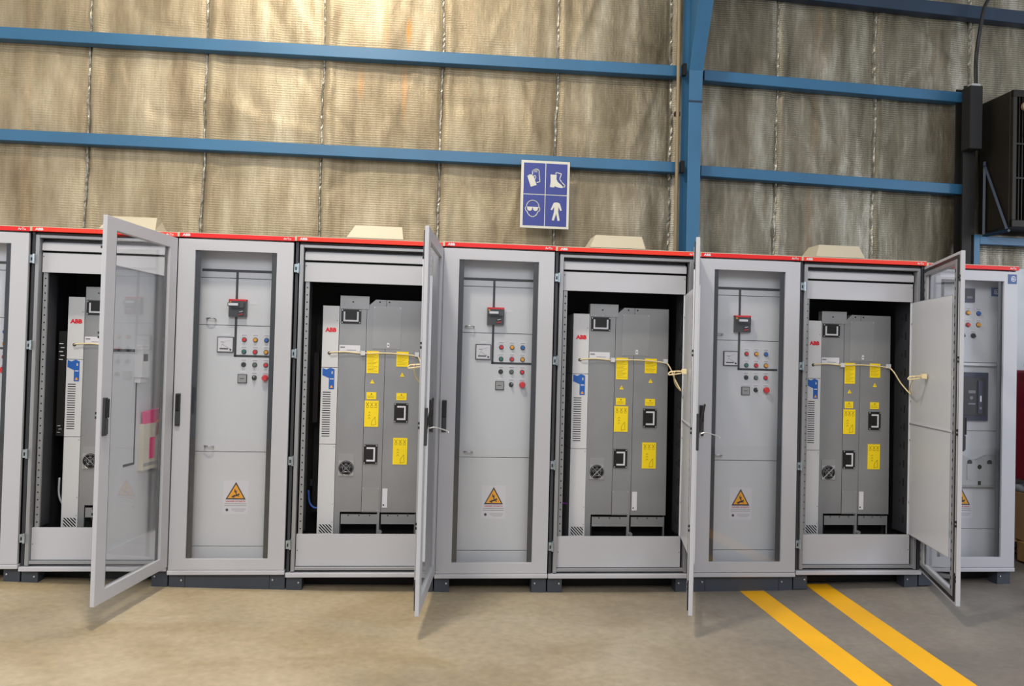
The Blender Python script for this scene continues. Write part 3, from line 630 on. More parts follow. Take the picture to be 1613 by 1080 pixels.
def drive(x, q, zf, zs, label):
    """variable speed drive standing inside an open cabinet"""
    Y = 0.18; X = lambda u: u * q
    r = empty('frequency_drive', (x, Y, zf), label, 'electrical drive', 'drives inside the open cabinets', (1, 1, zs))
    def B(mb, u0, u1, y0, y1, z0, z1, m): return mb.box(X(u0), X(u1), y0, y1, z0, z1, m)
    # white cover column
    mb = MB(); B(mb, 0.152, 0.251, -0.004, 0.30, 0.24, 0.856, WHITE); B(mb, 0.152, 0.251, -0.004, 0.30, 0.859, 1.328, WHITE); B(mb, 0.152, 0.251, -0.004, 0.30, 1.331, 1.710, WHITE)
    for k in range(20): z = 0.905 + k * 0.0142; B(mb, 0.164, 0.212, -0.0046, -0.004, z, z + 0.005, HOLE)
    xl, xr = X(0.164), X(0.242)
    for k in range(-3, 6):
        a = xl + k * 0.0185; w_, dd = 0.0095, 0.052
        P4 = [(a, 0.366), (a + w_, 0.366), (a + w_ + dd, 0.312), (a + dd, 0.312)]
        for (lim, sg_) in ((xl, 1), (xr, -1)):
            out = []
            for n in range(len(P4)):
                p0, p1 = P4[n - 1], P4[n]; i0, i1 = (p0[0] - lim) * sg_ >= 0, (p1[0] - lim) * sg_ >= 0
                if i0 != i1: t = (lim - p0[0]) / (p1[0] - p0[0]); out.append((lim, p0[1] + (p1[1] - p0[1]) * t))
                if i1: out.append(p1)
            P4 = out
            if len(P4) < 3: break
        if len(P4) >= 3: mb.prism(P4, -0.0046, -0.004, HOLE)
    for (u, z) in ((0.243, 0.49), (0.243, 0.38), (0.243, 0.84), (0.24, 1.62)): mb.disc(X(u), z, 0.0028, -0.0052, -0.004, TXT, 8)
    mb.disc(X(0.196), 1.418, 0.010, -0.0055, -0.004, DARK, 14)
    c_ = mb.build('white_cover', r, 0.0)
    mb = MB(); text(mb, 'ABB', X(0.203), -0.0052, 1.550, 0.034, LOGO, 'CENTER', 0.06, 1.05); mb.build('logo', c_)
    mb = MB(); mb.prism([(X(0.158), 1.325), (X(0.182), 1.316), (X(0.207), 1.328), (X(0.232), 1.318), (X(0.232), 1.196), (X(0.199), 1.196), (X(0.199), 1.264), (X(0.158), 1.282)], -0.0056, -0.004, BLUEL)
    mb.prism([(X(0.206), 1.204), (X(0.226), 1.204), (X(0.216), 1.222)], -0.0064, -0.0056, AMBERL).box(X(0.205), X(0.228), -0.0062, -0.0056, 1.256, 1.262, PAPER).box(X(0.214), X(0.222), -0.0062, -0.0056, 1.290, 1.306, SIGNW)
    mb.build('blue_label', c_)
    # control column beside it
    mb = MB(); B(mb, 0.253, 0.417, 0.002, 0.30, 0.442, 1.700, GALV); B(mb, 0.253, 0.288, 0.002, 0.12, 0.24, 0.442, GALV); B(mb, 0.417, 0.4185, 0.0, 0.02, 0.44, 1.700, INSIDE2)
    B(mb, 0.255, 0.432, -0.002, 0.05, 1.694, 1.775, GALV2); mb.disc(X(0.333), 1.738, 0.005, -0.003, -0.002, HOLE, 10)
    for u in (0.262, 0.285, 0.335, 0.405): mb.disc(X(u), 1.700, 0.004, -0.006, -0.002, WIRE, 8)
    mb.build('control_module', r, 0.001)
    # main power housing, two columns with a raised plate
    mb = MB(); zt_ = 1.757
    mb.prism([(X(0.419), 0.44), (X(0.536), 0.44), (X(0.536), 1.756), (X(0.472), 1.757), (X(0.433), 1.722), (X(0.419), 1.722)], 0.002, 0.32, GALV)
    mb.prism([(X(0.5385), 0.44), (X(0.760), 0.44), (X(0.753), 1.755), (X(0.5385), 1.756)], 0.002, 0.32, GALV)
    B(mb, 0.419, 0.757, 0.004, 0.30, 1.442, 1.4435, HOLE)
    B(mb, 0.459, 0.632, -0.0005, 0.002, 1.452, 1.716, GALV2); B(mb, 0.536, 0.5385, 0.01, 0.2, 0.44, 1.44, HOLE)
    for (u, z) in ((0.466, 1.708), (0.625, 1.708), (0.466, 1.456), (0.617, 1.456)): mb.disc(X(u), z, 0.0045, -0.004, 0.0, WIRE, 8)
    for u in (0.497, 0.555): mb.disc(X(u), 1.742, 0.005, 0.001, 0.002, HOLE, 10)
    B(mb, 0.547, 0.562, -0.002, 0.002, 1.462, 1.490, PAPER); mb.disc(X(0.5545), 1.476, 0.004, -0.003, -0.002, HOLE, 8)
    B(mb, 0.421, 0.5245, -0.0012, 0.002, 0.447, 0.594, GALV2)
    for (u, z) in ((0.426, 0.588), (0.519, 0.588), (0.426, 0.452), (0.519, 0.452)): mb.disc(X(u), z, 0.0035, -0.004, -0.001, WIRE, 8)
    mb.build('power_housing', r, 0.0)
    mb = MB(); B(mb, 0.288, 0.760, 0.12, 0.30, 0.24, 0.44, HOLE)
    for (a, b_) in ((0.296, 0.514), (0.541, 0.745)):
        B(mb, a, b_, 0.0, 0.010, 0.368, 0.430, GALV); B(mb, a, b_, 0.0, 0.004, 0.428, 0.431, HOLE); B(mb, a - 0.005, a, 0.0, 0.01, 0.31, 0.43, HOLE); B(mb, b_, b_ + 0.006, 0.0, 0.01, 0.31, 0.43, GALV)
        B(mb, a, b_, -0.0012, 0.0, 0.37, 0.374, GALV2)
        for t in (0.2, 0.5, 0.8): mb.disc(X(a + (b_ - a) * t), 0.421, 0.004, -0.0012, 0.0, HOLE, 8)
    B(mb, 0.517, 0.530, -0.002, 0.02, 0.25, 0.44, GALV); mb.disc(X(0.537), 0.322, 0.012, -0.02, 0.0, GALV, 10)
    mb.build('cable_entry', r)
    def slot_frame(u0, z0, w_, h, portrait, nm='connector_frame'):
        mb = MB(); x0 = X(u0); mb.box(x0, x0 + w_, -0.006, 0.002, z0, z0 + h, BLACK)
        t = 0.010
        if portrait:
            a, b_, c1, d1 = x0 + 0.018, x0 + w_ - 0.014, z0 + 0.016, z0 + h - 0.016
            mb.box(b_ - t, b_, -0.0075, -0.006, c1, d1, PAPER).box(a, b_ - t, -0.0075, -0.006, d1 - t, d1, PAPER).box(a, b_ - t, -0.0075, -0.006, c1, c1 + t, PAPER)
        else:
            a, b_, c1, d1 = x0 + 0.014, x0 + w_ - 0.014, z0 + 0.012, z0 + h - 0.014
            mb.box(a, a + t, -0.0075, -0.006, c1, d1, PAPER).box(b_ - t, b_, -0.0075, -0.006, c1, d1, PAPER).box(a + t, b_ - t, -0.0075, -0.006, c1, c1 + t, PAPER)
        for xx in (x0 + 0.006, x0 + w_ - 0.006):
            for zz in (z0 + 0.006, z0 + h - 0.006): mb.disc(xx, zz, 0.0042, -0.009, -0.006, WIRE, 8)
        mb.build(nm, r)
    slot_frame(0.263, 1.604, 0.120 * q, 0.087, False); slot_frame(0.603, 0.998, 0.085 * q, 0.119, True); slot_frame(0.423, 0.739, 0.084 * q, 0.119, True)
    # fan with guard
    mb = MB(); cx, cz = X(0.319), 0.712; B(mb, 0.272, 0.366, -0.002, 0.002, 0.664, 0.80, GALV2); mb.box(cx - 0.046, cx + 0.046, -0.005, -0.002, cz - 0.046, cz + 0.046, WIRE).disc(cx, cz, 0.046, -0.006, -0.005, HOLE, 28)
    fan = mb.build('fan', r)
    mb = MB()
    for k in range(5):
        t = 2 * PI * k / 5 + 0.4; mb.prism([(cx + 0.012 * math.cos(t), cz + 0.012 * math.sin(t)), (cx + 0.036 * math.cos(t - 0.35), cz + 0.036 * math.sin(t - 0.35)), (cx + 0.037 * math.cos(t + 0.25), cz + 0.037 * math.sin(t + 0.25))], -0.0075, -0.006, FANG)
    mb.disc(cx, cz, 0.013, -0.010, -0.006, FANG, 14); mb.build('fan_rotor', fan)
    mb = MB()
    for rr in (0.022, 0.042): mb.tube([(cx + rr * math.cos(2 * PI * k / 24), -0.012, cz + rr * math.sin(2 * PI * k / 24)) for k in range(25)], 0.0010, WIRE, 5)
    for t in (PI / 4, 3 * PI / 4): mb.tube([(cx - 0.052 * math.cos(t), -0.012, cz - 0.052 * math.sin(t)), (cx + 0.052 * math.cos(t), -0.012, cz + 0.052 * math.sin(t))], 0.0016, WIRE, 5)
    mb.build('fan_guard', fan)
    mb = MB(); B(mb, 0.257, 0.384, -0.0015, 0.002, 1.428, 1.470, PAPER); B(mb, 0.262, 0.29, -0.0019, -0.0015, 1.452, 1.460, TXT); B(mb, 0.30, 0.36, -0.0019, -0.0015, 1.438, 1.441, TXT); mb.build('rating_plate', r)
    mb = MB(); B(mb, 0.545, 0.576, -0.0015, 0.002, 0.470, 0.588, PAPER); mb.disc(X(0.553), 0.486, 0.005, -0.002, -0.0015, HOLE, 8); mb.build('long_white_label', r)
    def ylabel(u0, u1, z0, z1, kind):
        mb = MB(); B(mb, u0, u1, -0.0015, 0.002, z0, z1, YEL); a, b_ = X(u0), X(u1)
        if kind == 'lines':
            n = int((z1 - z0 - 0.02) / 0.009)
            for k in range(n): mb.box(a + 0.006, b_ - 0.008 - 0.012 * ((k * 7) % 3), -0.0018, -0.0015, z1 - 0.016 - k * 0.009, z1 - 0.0145 - k * 0.009, INK)
        elif kind == 'small':
            mb.prism([((a + b_) / 2 - 0.006, z1 - 0.014), ((a + b_) / 2 + 0.006, z1 - 0.014), ((a + b_) / 2, z1 - 0.005)], -0.0018, -0.0015, INK)
            for k in range(2): mb.box(a + 0.006, b_ - 0.012, -0.0018, -0.0015, z1 - 0.024 - k * 0.009, z1 - 0.0225 - k * 0.009, INK)
        else:
            for k in range(3):
                cx = a + (b_ - a) * (0.2 + 0.3 * k); cz = z1 - 0.024
                mb.stroke([(cx - 0.008, cz + 0.012), (cx + 0.008, cz - 0.012)], 0.0022, -0.0018, -0.0015, INK); mb.stroke([(cx - 0.008, cz - 0.012), (cx + 0.008, cz + 0.012)], 0.0022, -0.0018, -0.0015, INK)
                mb.box(cx - 0.008, cx + 0.008, -0.0018, -0.0015, cz - 0.019, cz - 0.017, INK)
            for k in range(3): cx = a + (b_ - a) * 0.35; cz = z1 - 0.075 - k * 0.017; mb.stroke([(cx - 0.007, cz - 0.004), (cx, cz + 0.006), (cx + 0.006, cz - 0.002)], 0.0018, -0.0018, -0.0015, INK)
            cx = a + (b_ - a) * 0.66; mb.stroke([(cx - 0.012, z0 + 0.01), (cx - 0.010, z0 + 0.035), (cx + 0.010, z0 + 0.062), (cx + 0.012, z0 + 0.014)], 0.002, -0.0018, -0.0015, INK, True)
        mb.build('yellow_label', r)
    ylabel(0.426, 0.500, 1.300, 1.437, 'lines'); ylabel(0.608, 0.683, 1.344, 1.437, 'lines')
    ylabel(0.430, 0.490, 1.138, 1.182, 'small'); ylabel(0.614, 0.677, 1.136, 1.180, 'small')
    ylabel(0.421, 0.507, 0.968, 1.130, 'xxx'); ylabel(0.602, 0.690, 0.737, 0.902, 'xxx')
    mb = MB()
    for (u, z) in ((0.463, 1.236), (0.646, 1.282)):
        mb.prism([(X(u) - 0.014, z), (X(u) + 0.014, z), (X(u), z + 0.026)], -0.0008, 0.002, YEL); mb.stroke([(X(u), z + 0.016), (X(u), z + 0.007)], 0.0022, -0.0012, -0.0008, INK)
    mb.build('hazard_triangle', r)
    mb = MB(); mb.box(X(0.762), X(0.782), 0.09, 0.12, 0.24, 1.72, INSIDE2)
    for k in range(58): mb.disc(X(0.772), 0.30 + k * 0.024, 0.0035, 0.0892, 0.09, HOLE, 6)
    mb.build('side_rail', r)
    return r

def cable(x, q, zf, zs, hingex, th, r_, label):
    X = lambda u: x + u * q; Z = lambda z: zf + z * zs; d = Vector((math.cos(th), math.sin(th), 0)); nrm = Vector((-math.sin(th), math.cos(th), 0))
    pl = Vector((hingex, 0.03, Z(1.365))) - d * r_ + nrm * 0.012
    pts = [(X(0.196), 0.170, Z(1.418)), (X(0.215), 0.160, Z(1.424)), (X(0.30), 0.166, Z(1.428)), (X(0.402), 0.168, Z(1.422)), (X(0.56), 0.168, Z(1.426)), (X(0.72), 0.168, Z(1.414)), (X(0.752), 0.140, Z(1.39)), (X(0.768), 0.07, Z(1.31))]
    e = Vector((X(0.775), -0.03, Z(1.245)))
    pts += [tuple(e), tuple(e.lerp(pl, 0.5) + nrm * 0.05 + Vector((0, 0, -0.015))), tuple(pl + nrm * 0.07 + Vector((0, 0, -0.01))), tuple(pl + nrm * 0.055 + Vector((0, 0, 0.0))), tuple(pl + nrm * 0.02)]
    mb = MB(); mb.tube(catmull(pts, 8), 0.0042, CABLE, 7)
    mb.tube(catmull([tuple(pl + nrm * 0.03), tuple(pl + nrm * 0.09 + Vector((0, 0, -0.004))), tuple(pl + nrm * 0.10 + Vector((0, 0, -0.022))), tuple(pl + nrm * 0.03 + Vector((0, 0, -0.012)))], 6), 0.0042, CABLE, 7)
    root = tag(mb.build('control_cable', smooth=True), label, 'cable', 'cream cables between drives and swing panels')
    for u in (0.402, 0.735):
        mb = MB(); mb.box(X(u) - 0.014, X(u) + 0.014, 0.160, 0.178, Z(1.422) - 0.014, Z(1.422) + 0.014, WHITE); mb.build('cable_clip', root, 0.002)
    mb = MB(); c0 = pl
    vs = [];
    for (a, b_) in ((0.0, 0.016), (0.028, 0.013)):
        for (s1, s2) in ((-1, -1), (1, -1), (1, 1), (-1, 1)): vs.append(tuple(c0 + nrm * a + d * b_ * s1 * 1.3 + Vector((0, 0, b_ * s2))))
    mb.add(vs, [(0, 1, 2, 3), (7, 6, 5, 4), (0, 4, 5, 1), (1, 5, 6, 2), (2, 6, 7, 3), (3, 7, 4, 0)], CABLE); mb.build('plug', root, 0.002)
    return root

def swing_panel(root, W, th, q, dressed):
    wd = 0.695 * q; mb = MB()
    mb.box(-wd, 0, -0.002, 0.002, 0.342, 1.838, PANEL).box(-wd, -wd + 0.004, -0.014, 0.002, 0.342, 1.838, PANEL).box(-0.004, 0, -0.002, 0.010, 0.342, 1.838, PANEL)
    mb.box(-wd, 0, -0.014, 0.002, 1.834, 1.838, PANEL).box(-wd, 0, -0.014, 0.002, 0.342, 0.346, PANEL)
    mb.box(-wd, 0, 0.002, 0.007, 1.056, 1.066, PANEL).box(-wd + 0.004, -0.004, 0.0021, 0.0075, 1.0545, 1.0555, HOLE)
    for z in (0.55, 0.95, 1.20, 1.70): mb.disc(-0.014, z, 0.006, 0.002, 0.006, GREYP, 10)
    p = mb.build('swing_panel', root, 0.001); p.location = (0.81 * q, 0.03, 0); p.rotation_euler = (0, 0, th)
    if dressed:
        mb = MB(); a = -0.0155; x0 = -0.375
        mb.box(x0, x0 + 0.075, a - 0.03, a + 0.0136, 1.245, 1.425, WHITE).box(x0 + 0.012, x0 + 0.063, a - 0.031, a - 0.03, 1.335, 1.375, DARK).box(x0 + 0.005, x0 + 0.07, a - 0.02, a + 0.012, 1.215, 1.245, WHITE); mb.build('keypad', p, 0.004)
        mb = MB(); x0 = -0.30; mb.box(x0, x0 + 0.23, -0.03, -0.002, 0.72, 0.98, KHAKI).box(x0 + 0.006, x0 + 0.224, -0.0304, -0.029, 0.74, 0.76, GREYP); k = mb.build('document_pocket', p, 0.003)
        mb = MB(); mb.prism([(x0 + 0.02, 0.90), (x0 + 0.21, 0.90), (x0 + 0.205, 1.06), (x0 + 0.01, 1.05)], -0.0265, -0.012, PINK).prism([(x0 + 0.07, 0.78), (x0 + 0.13, 0.78), (x0 + 0.13, 0.9), (x0 + 0.07, 0.9)], -0.032, -0.0305, PINK).prism([(x0 + 0.14, 0.90), (x0 + 0.20, 0.92), (x0 + 0.20, 1.0), (x0 + 0.15, 0.99)], -0.030, -0.0268, ORANGEP); mb.build('pink_paper', k)
        mb = MB(); mb.box(-wd + 0.03, -0.36, -0.0035, -0.002, 1.385, 1.400, LINE).box(-0.352, -0.340, -0.0035, -0.002, 0.76, 1.23, LINE).box(-0.46, -0.352, -0.0035, -0.002, 0.76, 0.773, LINE) ; mb.build('mimic_line', p)
    return p

def open_cabinet(x, W, zf, zt, th, thp, label, dressed=False, hd='closed'):
    zs = (zt - zf) / 2.1; q = W / 0.873
    root = empty('electrical_cabinet', (x, 0, zf), label, 'cabinet', 'row of electrical cabinets', (1, 1, zs))
    shell(root, W, True, 'feet'); strip(root, W, RED_LIT)
    X = lambda u: u * q
    mb = MB()
    # front frame
    mb.box(0.004, X(0.022), -0.004, 0.03, 0.12, 2.075, INSIDE2)
    mb.box(X(0.030), X(0.052), -0.014, 0.04, 0.125, 2.058, FRAME).box(X(0.822), X(0.842), -0.010, 0.04, 0.125, 2.058, FRAME).box(X(0.853), W - 0.004, -0.004, 0.03, 0.12, 2.075, INSIDE2)
    mb.box(X(0.052), X(0.822), -0.012, 0.04, 2.040, 2.058, FRAME).box(X(0.052), X(0.822), -0.010, 0.03, 0.132, 0.150, FRAME)
    mb.box(X(0.03), X(0.842), -0.006, 0.05, 2.060, 2.072, INSIDE)
    mb.build('front_frame', root, 0.002)
    mb = MB(); mb.box(X(0.058), X(0.808), 0.024, 0.040, 1.969, 2.020, FRAME).box(X(0.058), X(0.808), 0.034, 0.038, 2.020, 2.036, INSIDE2).box(X(0.058), X(0.808), 0.010, 0.014, 1.969, 2.012, PAINT)
    mb.box(X(0.058), X(0.808), 0.02, 0.035, 1.841, 1.957, PAINT).box(X(0.058), X(0.808), 0.04, 0.044, 1.955, 1.970, HOLE)
    for u in (0.064, 0.802): mb.disc(X(u), 1.935, 0.003, 0.019, 0.02, HOLE, 8)
    mb.build('upper_cover', root, 0.001)
    mb = MB(); mb.box(X(0.055), X(0.806), 0.012, 0.03, 0.153, 0.340, PAINT)
    for u in (0.063, 0.799): mb.disc(X(u), 0.245, 0.003, 0.011, 0.012, HOLE, 8)
    mb.build('lower_cover', root, 0.0015)
    mb = MB(); a = X(0.062); mb.box(a, a + 0.024, 0.03, 0.045, 0.340, 1.842, GALV2).box(a + 0.022, a + 0.024, 0.045, 0.16, 0.34, 1.842, INSIDE2)
    k = 0.37
    while k < 1.83: mb.disc(a + 0.012, k, 0.0046, 0.0294, 0.03, HOLE, 8); k += 0.0435
    mb.build('perforated_rail', root)
    mb = MB(); a = X(0.812); mb.box(a, a + 0.006, 0.045, 0.22, 0.340, 1.842, INSIDE2).box(X(0.806), a + 0.008, 0.034, 0.046, 0.34, 1.842, GALV2)
    k = 0.40
    while k < 1.82: mb.box(a - 0.0008, a, 0.09, 0.105, k, k + 0.05, HOLE); mb.box(a - 0.0008, a, 0.13, 0.14, k + 0.01, k + 0.03, HOLE); k += 0.12
    mb.build('side_rail', root)
    mb = MB(); mb.box(X(0.07), X(0.80), 0.44, 0.47, 0.56, 0.60, INSIDE2).box(X(0.09), X(0.12), 0.30, 0.34, 0.98, 1.42, RUSTY_SHADED).box(X(0.09), X(0.15), 0.40, 0.44, 0.40, 1.6, INSIDE)
    mb.build('mounting_bars', root)
    mb = MB()
    for k in range(5 if dressed else 0): mb.box(X(0.095) + 0.008 * (k % 2), X(0.095) + 0.022 + 0.008 * (k % 2), 0.195, 0.20, 1.42 - 0.024 * k, 1.425 - 0.024 * k, PAPER)
    for k in range(3 if dressed else 0): mb.box(X(0.10) + 0.008 * (k % 2), X(0.10) + 0.016 + 0.008 * (k % 2), 0.195, 0.20, 0.88 + 0.02 * k, 0.883 + 0.02 * k, PAPER)
    mb.box(X(0.090), X(0.140), 0.20, 0.24, 0.86, 1.50, HOLE)
    if dressed: mb.build('terminal_block', root)
    for z in (1.914, 1.409, 0.776, 0.285): hinge(root, 0.021, z)
    door(root, W, W - 0.035, -0.03, th, inner=True, handle=hd)
    swing_panel(root, W, thp, q, dressed)
    # ventilation hood on the roof
    mb = MB(); zb, zt_ = 2.152, 2.243; ux0, ux1 = X(0.268), X(0.628)
    vs = [(ux0, 0.30, zb), (ux1, 0.30, zb), (ux1, 0.56, zb), (ux0, 0.56, zb), (ux0 + 0.002, 0.302, zb + 0.008), (ux1 - 0.002, 0.302, zb + 0.008), (ux1, 0.56, zb + 0.008), (ux0, 0.56, zb + 0.008), (ux0 + 0.048, 0.36, zt_), (ux1 - 0.012, 0.36, zt_), (ux1 - 0.03, 0.52, zt_), (ux0 + 0.048, 0.52, zt_)]
    fs = [(0, 3, 2, 1), (8, 9, 10, 11)]
    for b0 in (0, 4): fs += [(b0 + i, b0 + (i + 1) % 4, b0 + 4 + (i + 1) % 4, b0 + 4 + i) for i in range(4)]
    mb.add(vs, fs, CREAM); mb.box(ux0 + 0.02, ux1 - 0.02, 0.32, 0.54, 2.096, 2.152, HOLE); mb.build('roof_vent', root, 0.003)
    return root

Z = [(0.050, 2.093), (0.035, 2.095), (0.013, 2.0965), (-0.004, 2.099), (-0.0125, 2.103), (-0.0145, 2.101), (-0.007, 2.1005), (0.006, 2.0995), (0.026, 2.0915)]
closed_cabinet(SX0, SX[0] - SX0, *Z[0], 'light grey cabinet with closed glass door, cut off by the left edge of the picture')
TH = [1.4288, 1.4631, 1.2407, 1.2275]; TP = [1.425, 1.555, 1.35, 1.335]
open_cabinet(SX[0], SX[1] - SX[0], *Z[1], TH[0], TP[0], 'open light grey cabinet, leftmost open one, its glass door reflecting the next cabinet', True)
closed_cabinet(SX[1], SX[2] - SX[1], *Z[2], 'closed light grey cabinet with glass door, first whole closed one from the left', 'full')
open_cabinet(SX[2], SX[3] - SX[2], *Z[3], TH[1], TP[1], 'open light grey cabinet, second open one from the left, its door seen almost edge on', hd='open')
closed_cabinet(SX[3], SX[4] - SX[3], *Z[4], 'closed light grey cabinet with glass door below and left of the blue safety sign')
open_cabinet(SX[4], SX[5] - SX[4], *Z[5], TH[2], TP[2], 'open light grey cabinet just left of the blue column, swing panel half hidden', hd='open')
closed_cabinet(SX[5], SX[6] - SX[5], *Z[6], 'closed light grey cabinet with glass door above the start of the left yellow floor line', 'full')
open_cabinet(SX[6], SX[7] - SX[6], *Z[7], TH[3], TP[3], 'open light grey cabinet, rightmost open one, with its whole inner swing panel showing')

names = ['grey and white drive in the leftmost open cabinet, partly hidden by the glass door', 'grey and white drive with yellow labels in the second open cabinet from the left',
         'grey and white drive with yellow labels in the open cabinet left of the blue column', 'grey and white drive with yellow labels in the rightmost open cabinet']
cn = ['cream cable on the drive in the leftmost open cabinet', 'cream cable looping behind the edge-on door of the second open cabinet', 'cream cable drooping from the drive to the swing panel just left of the blue column', 'cream cable drooping to the wide open swing panel of the rightmost open cabinet']
for k, i in enumerate((0, 2, 4, 6)):
    W = SX[i + 1] - SX[i]; q = W / 0.873; zf, zt = Z[i + 1]; zs = (zt - zf) / 2.1
    drive(SX[i], q, zf, zs, names[k])
    cable(SX[i], q, zf, zs, SX[i] + 0.81 * q, TP[k], 0.30, cn[k])
# loose cables deep inside
def loose(pts, m, label, r=0.008):
    mb = MB(); mb.tube(catmull(pts, 8), r, m, 8); tag(mb.build('loose_cable', smooth=True), label, 'cable')
loose([(SX[0] + 0.09, 0.26, 0.62), (SX[0] + 0.095, 0.25, 0.52), (SX[0] + 0.12, 0.25, 0.46), (SX[0] + 0.15, 0.26, 0.445)], WCAB, 'pale cable bending behind the drive in the leftmost open cabinet', 0.006)
loose([(SX[2] + 0.087, 0.24, 0.56), (SX[2] + 0.095, 0.24, 0.49), (SX[2] + 0.12, 0.24, 0.455), (SX[2] + 0.155, 0.25, 0.45)], BLCAB, 'blue cable bending low inside the second open cabinet from the left', 0.006)
loose([(SX[4] + 0.09, 0.25, 0.487), (SX[4] + 0.12, 0.25, 0.49), (SX[4] + 0.155, 0.26, 0.486)], PUCAB, 'short purple cable low inside the open cabinet left of the blue column', 0.005)

# last cabinet, different front
W = SX[8] - SX[7]; zf, zt = Z[8]
root = empty('electrical_cabinet', (SX[7], 0, zf), 'closed light grey cabinet at the right end of the row, navy breaker behind glass', 'cabinet', 'row of electrical cabinets', (1, 1, (zt - zf) / 2.1))
shell(root, W, False, 'feet'); strip(root, W, RED, left=False)
q = W / 0.66; Y = 0.10; X = lambda u: u * q
mb = MB(); zs_ = [0.135, 0.348, 0.632, 1.003, 1.462, 2.06]
for i in range(5): mb.box(0.04, W - 0.04, Y, Y + 0.018, zs_[i] + 0.0018, zs_[i + 1] - 0.0018, PANEL)
mb.box(0.06, W - 0.06, Y - 0.03, Y, 1.440, 1.456, PANEL).box(0.045, W - 0.045, Y + 0.012, Y + 0.014, 0.135, 2.06, HOLE)
p = mb.build('control_panel', root, 0.0015)
mb = MB(); mb.box(X(0.345), X(0.43), Y - 0.012, Y, 1.865, 1.958, NBLUE).box(X(0.352), X(0.418), Y - 0.0135, Y - 0.012, 1.885, 1.95, BLACK).box(X(0.37), X(0.41), Y - 0.0142, Y - 0.0135, 1.89, 1.905, TXT); mb.build('display_unit', p, 0.002)
def badge(parent, x0, x1, y, z0, z1):
    mb = MB(); mb.box(x0, x1, y - 0.003, y, z0, z1, LOGOB); w_ = x1 - x0
    pts = [(x0 + w_ * a, z0 + (z1 - z0) * b_) for a, b_ in ((0.38, 0.3), (0.38, 0.72), (0.72, 0.78), (0.82, 0.6), (0.76, 0.28))]
    mb.stroke(pts, 0.006, y - 0.004, y - 0.003, PAPER, True); mb.box(x0 + w_ * 0.5, x0 + w_ * 0.66, y - 0.004, y - 0.003, z0 + (z1 - z0) * 0.42, z0 + (z1 - z0) * 0.6, PAPER); return mb.build('logo_plate', parent)
badge(p, X(0.556), X(0.619), Y, 1.912, 1.971)
for (u, z, m) in ((0.388, 1.794, B_AMB), (0.465, 1.792, B_BLU), (0.389, 1.713, B_RED), (0.465, 1.715, B_AMB), (0.311, 1.796, B_RED), (0.311, 1.714, B_GRN)): button(p, X(u), z, m, Y, 0.012)
button(p, X(0.428), 1.641, BLACK, Y, 0.013, 'knob'); button(p, X(0.35), 1.641, BLACK, Y, 0.013, 'knob')
mb = MB(); a, b_ = X(0.21), X(0.530)
mb.box(a, b_, Y - 0.02, Y, 1.072, 1.395, NBLUE).box(a + 0.03, b_ - 0.028, Y - 0.035, Y - 0.02, 1.11, 1.36, BLACK).box(b_ - 0.085, b_ - 0.055, Y - 0.045, Y - 0.035, 1.12, 1.34, NBLUE)
mb.box(b_ - 0.076, b_ - 0.064, Y - 0.047, Y - 0.045, 1.20, 1.24, PAPER).box(b_ - 0.078, b_ - 0.062, Y - 0.047, Y - 0.045, 1.15, 1.165, TXT).box(b_ - 0.15, b_ - 0.10, Y - 0.0365, Y - 0.035, 1.255, 1.275, TXT).disc(b_ - 0.13, 1.225, 0.012, Y - 0.038, Y - 0.035, TXT, 12).box(b_ - 0.15, b_ - 0.10, Y - 0.0365, Y - 0.035, 1.18, 1.19, TXT)
mb.build('air_circuit_breaker', p, 0.003)
mb = MB(); a, b_ = X(0.28), X(0.586)
mb.prism([(a, 0.642), (b_, 0.642), (b_, 0.845), (b_ - 0.06, 0.845), (b_ - 0.13, 0.81), (a + 0.13, 0.81), (a + 0.06, 0.845), (a, 0.845)], Y - 0.03, Y, MOULD)
for xx in (b_ - 0.045, b_ - 0.185): 
    mb.disc(xx, 0.795, 0.018, Y - 0.031, Y - 0.030, DARK, 16); mb.box(xx - 0.018, xx + 0.018, Y - 0.034, Y - 0.030, 0.68, 0.785, MOULD)
mb.disc(b_ - 0.115, 0.765, 0.015, Y - 0.0315, Y - 0.030, HOLE, 14).box(b_ - 0.125, b_ - 0.105, Y - 0.0315, Y - 0.03, 0.642, 0.672, HOLE).box(a, b_, Y - 0.036, Y - 0.03, 0.632, 0.645, GREYP)
mb.build('lever_holder', p, 0.004)
warning_label(p, X(0.286), 0.420, Y)
d = door(root, W, W - 0.012, -0.014, 0.0)
badge(d, -0.012 - 0.058, -0.012, -0.011, 1.986, 2.048)
mb = MB(); mb.box(-W + 0.10, -W + 0.21, -0.0125, -0.011, 2.015, 2.04, PAPER); mb.build('name_plate', d)

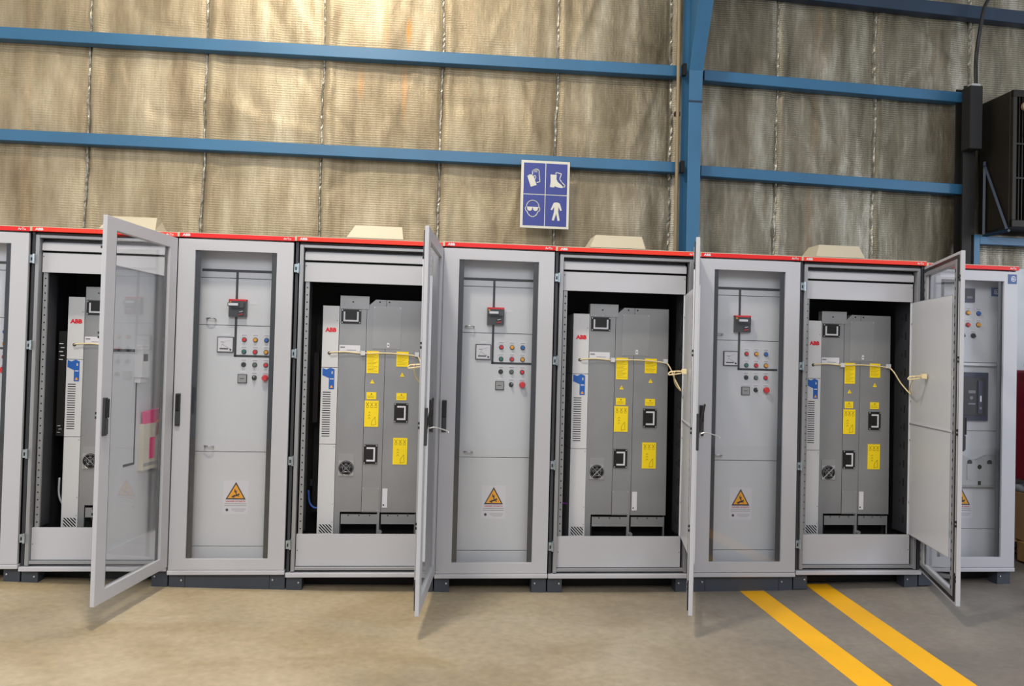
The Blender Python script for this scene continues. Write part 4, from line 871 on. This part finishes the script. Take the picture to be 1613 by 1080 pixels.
# ------------------------------------------------------------------ clutter behind the row at the right
pf = floor_z(6.9)
pa = empty('pallet', (6.52, 0.10, pf), 'wooden pallet under a cardboard carton at the right edge', 'pallet')
mb = MB()
for k in range(5): mb.box(0.0, 0.9, k * 0.16, k * 0.16 + 0.10, 0.115, 0.135, WOOD)
mb.build('top_boards', pa, 0.002)
for yy in (0.0, 0.32, 0.64):
    mb = MB(); mb.box(0.0, 0.9, yy, yy + 0.1, 0.0, 0.018, WOOD)
    for xx in (0.0, 0.4, 0.8): mb.box(xx, xx + 0.1, yy, yy + 0.1, 0.018, 0.115, WOOD)
    mb.build('skid', pa, 0.002)
cb = empty('carton', (6.55, 0.14, pf + 0.137), 'brown cardboard carton standing on the pallet at the right edge', 'box')
mb = MB(); mb.box(0, 0.8, 0, 0.6, 0, 0.34, CARD); mb.build('box_body', cb, 0.004)
mb = MB(); mb.box(0, 0.8, 0.285, 0.315, 0.34, 0.3415, KHAKI); mb.build('tape', cb)
mb = MB(); N = 14
vs = [(6.56 + 0.78 * i / N, 0.16 + 0.56 * j / N, pf + 0.49 + 0.05 * (0.5 + 0.5 * noise.noise(Vector((i * 0.6, j * 0.6, 1))))) for j in range(N + 1) for i in range(N + 1)]
n = N + 1; fs = [(j * n + i, j * n + i + 1, (j + 1) * n + i + 1, (j + 1) * n + i) for j in range(N) for i in range(N)]
base = [(x, y, pf + 0.479) for x, y, z in vs]; m0 = len(vs)
rim = [i for i in range(n)] + [j * n + N for j in range(1, n)] + [N * n + i for i in range(N - 1, -1, -1)] + [j * n for j in range(N - 1, 0, -1)]
fs += [tuple(m0 + k for k in f_[::-1]) for f_ in fs[:]] + [(rim[k], m0 + rim[k], m0 + rim[(k + 1) % len(rim)], rim[(k + 1) % len(rim)]) for k in range(len(rim))]
mb.add(vs + base, fs, SHEET); tag(mb.build('plastic_sheet', smooth=True), 'pale crumpled plastic sheet folded on top of the cardboard carton', 'sheet')
mb = MB(); mb.box(6.36, 8.4, 0.875, 0.885, floor_z(7.6) - 0.11, 2.20, SHEET); tag(mb.build('wall_sheet', bevel=0.002), 'pale grey sheet lining the wall behind the last cabinet, right edge', 'sheet')
rm = empty('welding_machine', (6.58, 0.30, pf + 0.56), 'dark red machine case with black cables at the right edge', 'machine')
mb = MB(); mb.box(0, 0.55, 0, 0.4, 0.0, 0.80, REDM); mb.build('case', rm, 0.02)
mb = MB(); mb.box(0.05, 0.5, -0.006, 0.0, 0.05, 0.30, BLACK); mb.build('front_grille', rm)
for k, zz in enumerate((0.55, 0.75)):
    mb = MB(); mb.tube(catmull([(-0.10, 0.12, zz + 0.08), (-0.02, 0.02, zz + 0.09), (0.10, -0.03, zz + 0.02), (0.2, 0.0, zz - 0.05)], 8), 0.014, BCAB, 8); mb.build('black_cable', rm)
